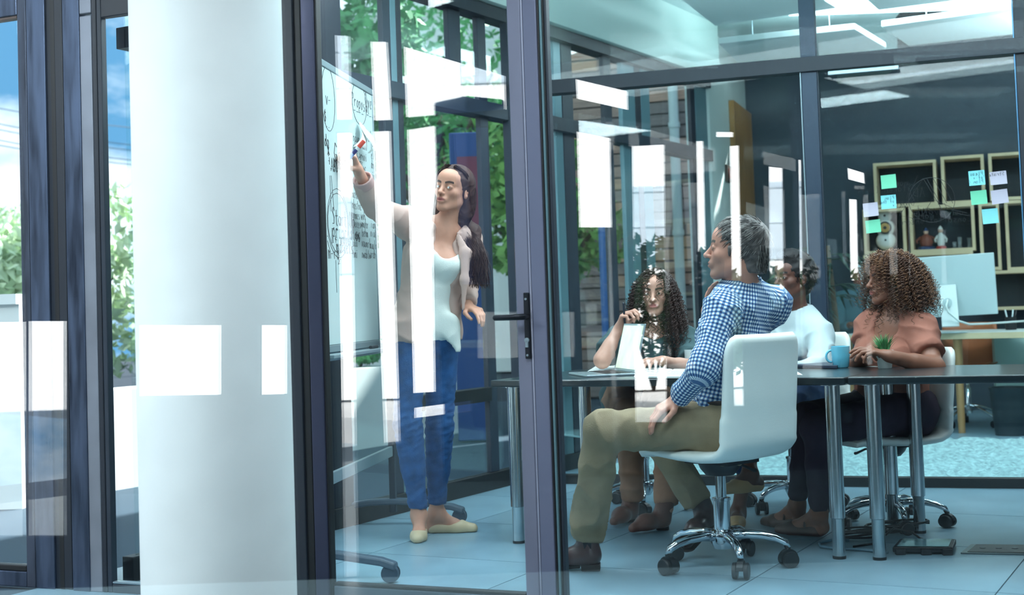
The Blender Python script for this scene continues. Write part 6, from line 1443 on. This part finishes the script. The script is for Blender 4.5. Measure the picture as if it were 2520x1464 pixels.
# ------------------------------------------------------------------ 4. short-haired woman in the white shirt
def white_shirt_woman():
    fw = Vector((-.80, -.58, 0)).normalized(); lf = Vector((.58, -.80, 0))
    pel = Vector((1.44, 7.02, .60)); neck = W(1962, 776, 6.95); chest = lerp(pel, neck, .62)
    hL, hR = pel + lf * .09, pel - lf * .09; kL, kR = W(1836, 1032, 6.42), W(1860, 1010, 6.62); aL, aR = W(1846, 1168, 6.22), W(1816, 1262, 6.62)
    sL, sR = W(2020, 828, 6.82), W(1905, 815, 7.08); eL, wL = W(2020, 905, 6.62), W(1930, 915, 6.50); eR, wR = W(1880, 900, 6.95), W(1860, 905, 6.75)
    hd = Head(W(1950, 686, 6.90), (-.86, -.50, .04), (0, 0, 1), .98)
    tor = torso(pel, chest, neck, hL, hR, sL, sR, fw, .93, .9); legs = leg(hR, kR, aR, .92) + leg(hL, kL, aL, .92); arms = arm(sR, eR, wR, .88) + arm(sL, eL, wL, .88)
    toL = W(1784, 1214, 6.10); heL = W(1862, 1206, 6.28); heR = Vector((aR.x + .01, aR.y + .04, 0)); toR = heR + Vector((-.05, -.22, 0))
    up = Vector((0, 0, 1))
    hA = hand(wL, (-.9, -.3, -.05), (0, 0, -1), (.1, -.9, .2), .35, .3, .9); hB = hand(wR, (-.7, -.6, 0), (0, 0, -1), (-.3, .8, .2), .35, .3, .9)
    body = tor + legs + arms + [cap(neck - Vector((0, 0, .03)), hd.P(0, -.02, -.06), .050, .048, k=.03)] + hd.prims() + hA + hB + shoe(aR, heR, toR, .027) + [cap(aR, heR + up * .04, .03, .028, k=.03), cap(aR, lerp(heR, toR, .5) + up * .045, .028, .024, k=.03), cap(aL, heL + up * .03, .03, .028, k=.03), cap(heL + up * .03, lerp(heL, toL, .5) + up * .03, .03, .03, k=.03), cap(lerp(heL, toL, .5) + up * .03, toL + up * .015, .03, .018, k=.03), cap(aL, lerp(heL, toL, .5) + up * .03, .028, .025, k=.03)]
    p = person('seated woman with short black hair in a white shirt between the man and the plant', body, [hd], [wL + Vector((-.06, -.02, 0))], lambda V: hd.colors(V, SK_D, lin((110, 60, 58)), lin((20, 16, 16))), 'skin_dark')
    hd.eyes(p, (-.9, -.5, .0), (.03, .02, .015))
    T = infl(tor, .014) + [cap(sR, eR, .058, .052, k=.02), cap(eR, lerp(eR, wR, .9), .050, .038, cutb=1, k=.02), cap(sL, eL, .062, .055, k=.02), cap(eL, lerp(eL, wL, .9), .052, .038, cutb=1, k=.02), cap(pel + up * .05, pel - up * .03, .15, .15, flat=(fw, .8), k=.03), cap(neck + up * .01, hd.P(0, -.02, -.03), .062, .075, op='s', k=.006)]
    cloth('white_shirt', T, mat('white_cotton', lin((176, 192, 196)), .8, bump=.12, bscale=200), p, .0075, .010, 40, 41)
    cloth('collar', [cap(neck, neck + up * .035, .070, .066, cuta=1, cutb=1, k=.005), cap(neck - up * .03, neck + up * .1, .060, .058, op='s', k=.003)], MATS['white_cotton'], p, .0045)
    cloth('jeans', [cap(hR, kR, .085, .062, k=.03), cap(kR, lerp(kR, aR, .62), .056, .044, cutb=1, k=.03), cap(hL, kL, .085, .062, k=.03), cap(kL, lerp(kL, aL, .6), .056, .046, cutb=1, k=.03), cap(hL, hR, .1, .1, k=.03)], mat('dark_jeans', lin((34, 62, 100)), .85, noise=.2, bump=.2, bscale=300), p, .008, .008, 50, 42)
    fm = mat('tan_flat', lin((190, 156, 110)), .5)
    d = (toR - heR).normalized(); cloth('shoe', infl(shoe(aR, heR, toR, .029), .004) + [cap(lerp(heR, toR, .45) + up * .075 - d * .055, lerp(heR, toR, .45) + up * .07 + d * .02, .036, .034, op='s', k=.012)], fm, p, .005, cuts=[((0, 0, -1), (0, 0, .002)), ((0, 0, 1), (0, 0, .062))])
    d = (toL - heL).normalized(); nn = (up - d * up.dot(d)).normalized(); m_ = lerp(heL, toL, .45)
    cloth('shoe', [cap(heL + nn * .025, lerp(heL, toL, .55) + nn * .026, .036, .038, k=.03), cap(lerp(heL, toL, .5) + nn * .026, toL + nn * .016, .037, .024, k=.03), cap(m_ + nn * .075 - d * .06, m_ + nn * .075 + d * .02, .042, .038, op='s', k=.01)], fm, p, .005, cuts=[(-nn, heL - nn * .004)])
    hm = mat('black_hair', lin((18, 16, 19)), .65, noise=.3, nscale=30)
    C_ = [hd.e((0, -.026, .05), (.086, .108, .092), k=.01), hd.e((.0, .02, .115), (.06, .06, .035), k=.03), hd.c((0, -.08, 0), (0, -.07, -.055), .055, .035, k=.03), hd.e((0, .115, -.035), (.09, .085, .105), 's', .01), hd.e((.085, -.01, -.02), (.03, .03, .04), 's', .008), hd.e((-.085, -.01, -.02), (.03, .03, .04), 's', .008)]
    hr = cloth('hair', C_, hm, p, .0055, .006, 120, 4)
    g = np.random.RandomState(12); S_ = []
    for k in range(700):
        u = g.normal(size=3); u /= np.linalg.norm(u); q = np.array([0, -.026, .05]) + u * np.array([.088, .11, .094])
        if q[2] < .0 and q[1] > -.06 or (q[1] > .05 and q[2] < .1): continue
        t_ = np.array([g.normal() * .3, .8 if q[2] > .08 else -.3, .2 if q[2] > .08 else -.9]); L_ = g.uniform(.025, .05)
        S_.append((np.array([hd.P(*(q - u * .004 + (t_ * f + u * .45 * f * (1.2 - f)) * L_)) for f in (0, .33, .66, 1)]), np.array([.0018, .0018, .0014, .0005])))
    tag(tubes_mesh('hair_strands', S_, hm, hr, 3), kind='stuff')
    e = hd.P(.080, -.004, -.034); MB().tube([e + Vector((0, 0, 0)), e - up * .012 + hd.f * .003, e - up * .022 + hd.f * .008], [.002, .0035, .001], 8).build('earring', CHROME, p, True)
white_shirt_woman()

# ------------------------------------------------------------------ 5. woman in the rust-brown top
def rust_woman():
    fw = Vector((-.80, -.60, 0)); lf = Vector((.60, -.80, 0))
    pel = W(2196, 1000, 6.42); neck = W(2206, 792, 6.40); chest = lerp(pel, neck, .60)
    hL, hR = pel + lf * .095 - Vector((0, 0, .02)), pel - lf * .095 - Vector((0, 0, .02)); kL, kR = W(2010, 1052, 6.02), W(1985, 1030, 6.25); aL, aR = W(2016, 1262, 6.16), W(1962, 1240, 6.36)
    sL, sR = W(2268, 812, 6.28), W(2142, 802, 6.54); eL, wL = W(2300, 905, 6.12), W(2188, 876, 6.02); eR, wR = W(2112, 892, 6.42), W(2128, 868, 6.22)
    hd = Head(W(2188, 690, 6.40), (-.975, -.22, .02), (0, 0, 1), .98)
    tor = torso(pel, chest, neck, hL, hR, sL, sR, fw, 1.02, 1.15, 1.0); legs = leg(hR, kR, aR, .95) + leg(hL, kL, aL, .95); arms = arm(sR, eR, wR, 1.0) + arm(sL, eL, wL, 1.1)
    up = Vector((0, 0, 1))
    hA = hand(wL, W(2130, 858, 6.02) - wL, (.1, .2, -1), (-.3, .1, 1), (.3, .4, .5, .6), .3, .95); hB = hand(wR, (-.2, -.9, .15), (.5, 0, -.8), (.3, 0, .9), .5, .4, .92)
    heL = Vector((aL.x + .02, aL.y + .02, 0)); toL = onfloor(1926, 1312); heR = Vector((aR.x + .02, aR.y + .02, 0)); toR = onfloor(1868, 1290)
    toL = heL + (toL - heL).normalized() * .245; toR = heR + (toR - heR).normalized() * .245
    body = tor + legs + arms + [cap(neck - Vector((0, 0, .03)), hd.P(0, -.02, -.06), .054, .051, k=.03)] + hd.prims() + hA + hB
    for a, h_, t_ in ((aL, heL, toL), (aR, heR, toR)): body += shoe(a, h_, t_, .027) + [cap(a, h_ + up * .04, .03, .028, k=.03), cap(a, lerp(h_, t_, .5) + up * .045, .028, .024, k=.03)]
    p = person('seated woman with voluminous brown curls in a rust-brown top, looking left', body, [hd], [W(2160, 866, 6.02)], lambda V: hd.colors(V, SK_B, lin((140, 72, 66)), BRW), 'skin_brown')
    hd.eyes(p, (-1, -.1, 0), (.04, .025, .02))
    T = infl(tor, .010) + [cap(sR, lerp(sR, eR, .45), .062, .062, cutb=1, k=.03), cap(sL, lerp(sL, eL, .62), .066, .064, cutb=1, k=.03), cap(pel + up * .06, pel - up * .02, .172, .170, flat=(fw, .8), k=.03), cap(neck + up * .015, hd.P(0, -.02, -.03), .066, .08, op='s', k=.008), ell_(neck + fw * .095 - up * .015, (.085, .07, .075), op='s', k=.012)]
    cloth('rust_top', T, mat('rust_knit', lin((146, 92, 76)), .85, noise=.06, nscale=30, bump=.15, bscale=250), p, .0072, .009, 38, 51, dirs=(.5, 0, .6))
    cloth('dark_trousers', [cap(hR, kR, .098, .068, k=.03), cap(kR, lerp(kR, aR, .93), .060, .040, cutb=1, k=.03), cap(hL, kL, .098, .068, k=.03), cap(kL, lerp(kL, aL, .93), .060, .040, cutb=1, k=.03), cap(hL, hR, .13, .13, k=.03), cap(pel, pel + up * .02, .158, .158, flat=(fw, .8), k=.03)], mat('plum_cotton', lin((52, 40, 56)), .85, noise=.1), p, .008, .007, 50, 52)
    sm_ = mat('brown_shoe', lin((74, 54, 48)), .5, noise=.15, nscale=20)
    for a, h_, t_ in ((aL, heL, toL), (aR, heR, toR)):
        d = (t_ - h_).normalized(); m_ = lerp(h_, t_, .42)
        cloth('shoe', infl(shoe(a, h_, t_, .029), .004) + [cap(m_ + up * .078 - d * .04, m_ + up * .07 + d * .01, .034, .032, op='s', k=.012)], sm_, p, .005, cuts=[((0, 0, -1), (0, 0, .003)), ((0, 0, 1), (0, 0, .07))])
        ctr = lerp(h_, t_, .30) + up * .062; q = Vector((-d.y, d.x, 0)); MB().tube([ctr + q * .037 - up * .02, ctr + q * .030 + up * .012, ctr + up * .026, ctr - q * .030 + up * .012, ctr - q * .037 - up * .02], .0055, 8).build('shoe_strap', sm_, p, True)
    hm0 = mat('brown_curls_dark', lin((44, 30, 28)), .5, noise=.35, nscale=50); hm1 = mat('brown_curls', lin((84, 56, 42)), .45, noise=.35, nscale=70); hm2 = mat('brown_curls_light', lin((128, 90, 62)), .45)
    hr = cloth('hair', [hd.e((0, -.028, .040), (.086, .100, .088), k=.03), hd.e((.0, -.08, -.02), (.11, .095, .11), k=.04), hd.e((.0, -.095, -.08), (.095, .075, .08), k=.04), hd.e((0, .12, -.02), (.085, .085, .13), 's', .012)], hm0, p, .007, .012, 85, 3)
    reg = lambda q: q[2] > -.07 and not (q[1] > .03 and q[2] < .08) and not (q[1] > .06)
    curls('hair_curls', hd, hr, hm1, 760, reg, lambda q: .20 if q[2] > .02 else .13, .105, 8, .0085, .85, .0024, base=(.088, .105, .09), turns=7)
    curls('light_curls', hd, hr, hm2, 300, reg, lambda q: .20 if q[2] > .02 else .12, .118, 9, .0085, .85, .0018, base=(.09, .108, .092), turns=7)
    nl_ = [neck + fw * .02 + lf * .06 + up * .02, neck + fw * .10 + lf * .02 - up * .06, neck + fw * .115 - up * .09, neck + fw * .10 - lf * .03 - up * .06, neck + fw * .02 - lf * .06 + up * .02]
    MB().tube(nl_, .0012, 5).build('necklace', mat('thin_gold', lin((170, 130, 80)), .3, .8), p, True)
rust_woman()

# ------------------------------------------------------------------ 6. office worker behind the monitor
def office_worker():
    fw = Vector((-.1, -1, 0)).normalized(); lf = Vector((1, -.1, 0)).normalized(); up = Vector((0, 0, 1))
    neck = W(2118, 722, 11.95); pel = Vector((neck.x, neck.y + .03, .55)); chest = lerp(pel, neck, .6); hL, hR = pel + lf * .09, pel - lf * .09
    kR, kL = hR + Vector((-.03, -.44, -.04)), hL + Vector((.03, -.44, -.04)); aR, aL = kR + Vector((0, .08, -.42)), kL + Vector((0, .08, -.42))
    sR, sL = neck - lf * .185 - up * .05, neck + lf * .185 - up * .05; eR, eL = sR + Vector((-.04, -.10, -.27)), sL + Vector((.04, -.10, -.27)); wR, wL = eR + Vector((.06, -.21, .06)), eL + Vector((-.06, -.21, .06))
    hd = Head(neck + up * .165 + fw * .02, (-.35, -.93, -.05), (0, 0, 1), 1.0)
    tor = torso(pel, chest, neck, hL, hR, sL, sR, fw, .98); body = tor + leg(hR, kR, aR) + leg(hL, kL, aL) + arm(sR, eR, wR) + arm(sL, eL, wL) + [cap(neck - up * .03, hd.P(0, -.02, -.06), .053, .05, k=.03)] + hd.prims() + hand(wR, (.2, -1, -.1), (0, 0, -1), (1, 0, 0), .35, .3) + hand(wL, (-.2, -1, -.1), (0, 0, -1), (-1, 0, 0), .35, .3)
    for a in (aR, aL): h_ = Vector((a.x, a.y + .03, 0)); body += shoe(a, h_, h_ + Vector((0, -.25, 0)), .028) + [cap(a, h_ + up * .045, .03, .03, k=.03)]
    V, Q = mesh_sdf(body, .012, [(hd.o, .13)], .005); p = tomesh('person', V, Q, skinmat('skin_worker'), None, hd.colors(V, SK_B, LIP, BRW)); tag(p, 'dark-haired person in a teal top seated behind the large white monitor', 'person')
    cloth('teal_top', infl(tor, .014) + [cap(sR, eR, .062, .055, k=.02), cap(sL, eL, .062, .055, k=.02), cap(eR, lerp(eR, wR, .85), .05, .042, cutb=1, k=.02), cap(eL, lerp(eL, wL, .85), .05, .042, cutb=1, k=.02)], mat('teal_cloth', lin((64, 100, 110)), .85), p, .012)
    cloth('trousers', infl(leg(hR, kR, aR) + leg(hL, kL, aL), .012), mat('dark_trouser', lin((36, 44, 56)), .85), p, .012, cuts=[((0, 0, -1), (0, 0, .09))])
    cloth('hair', [hd.e((0, -.024, .045), (.084, .102, .088), k=.02), hd.e((0, .10, -.03), (.08, .08, .10), 's', .012)], mat('worker_hair', lin((30, 26, 28)), .5, noise=.3, nscale=40), p, .007, .004, 120)
    st = MB().box((pel.x - .22, pel.y - .22, .40), (pel.x + .22, pel.y + .22, .455)); s_ = thing('desk_stool', 'dark stool under the person behind the monitor', 'stool'); st.build('seat', BLKP, s_, bevel=.02)
    for x in (-.17, .17):
        for y in (-.17, .17): MB().tube([(pel.x + x, pel.y + y, 0), (pel.x + x * .9, pel.y + y * .9, .40)], .014, 8).build('leg', CHROME, s_, True)
office_worker()
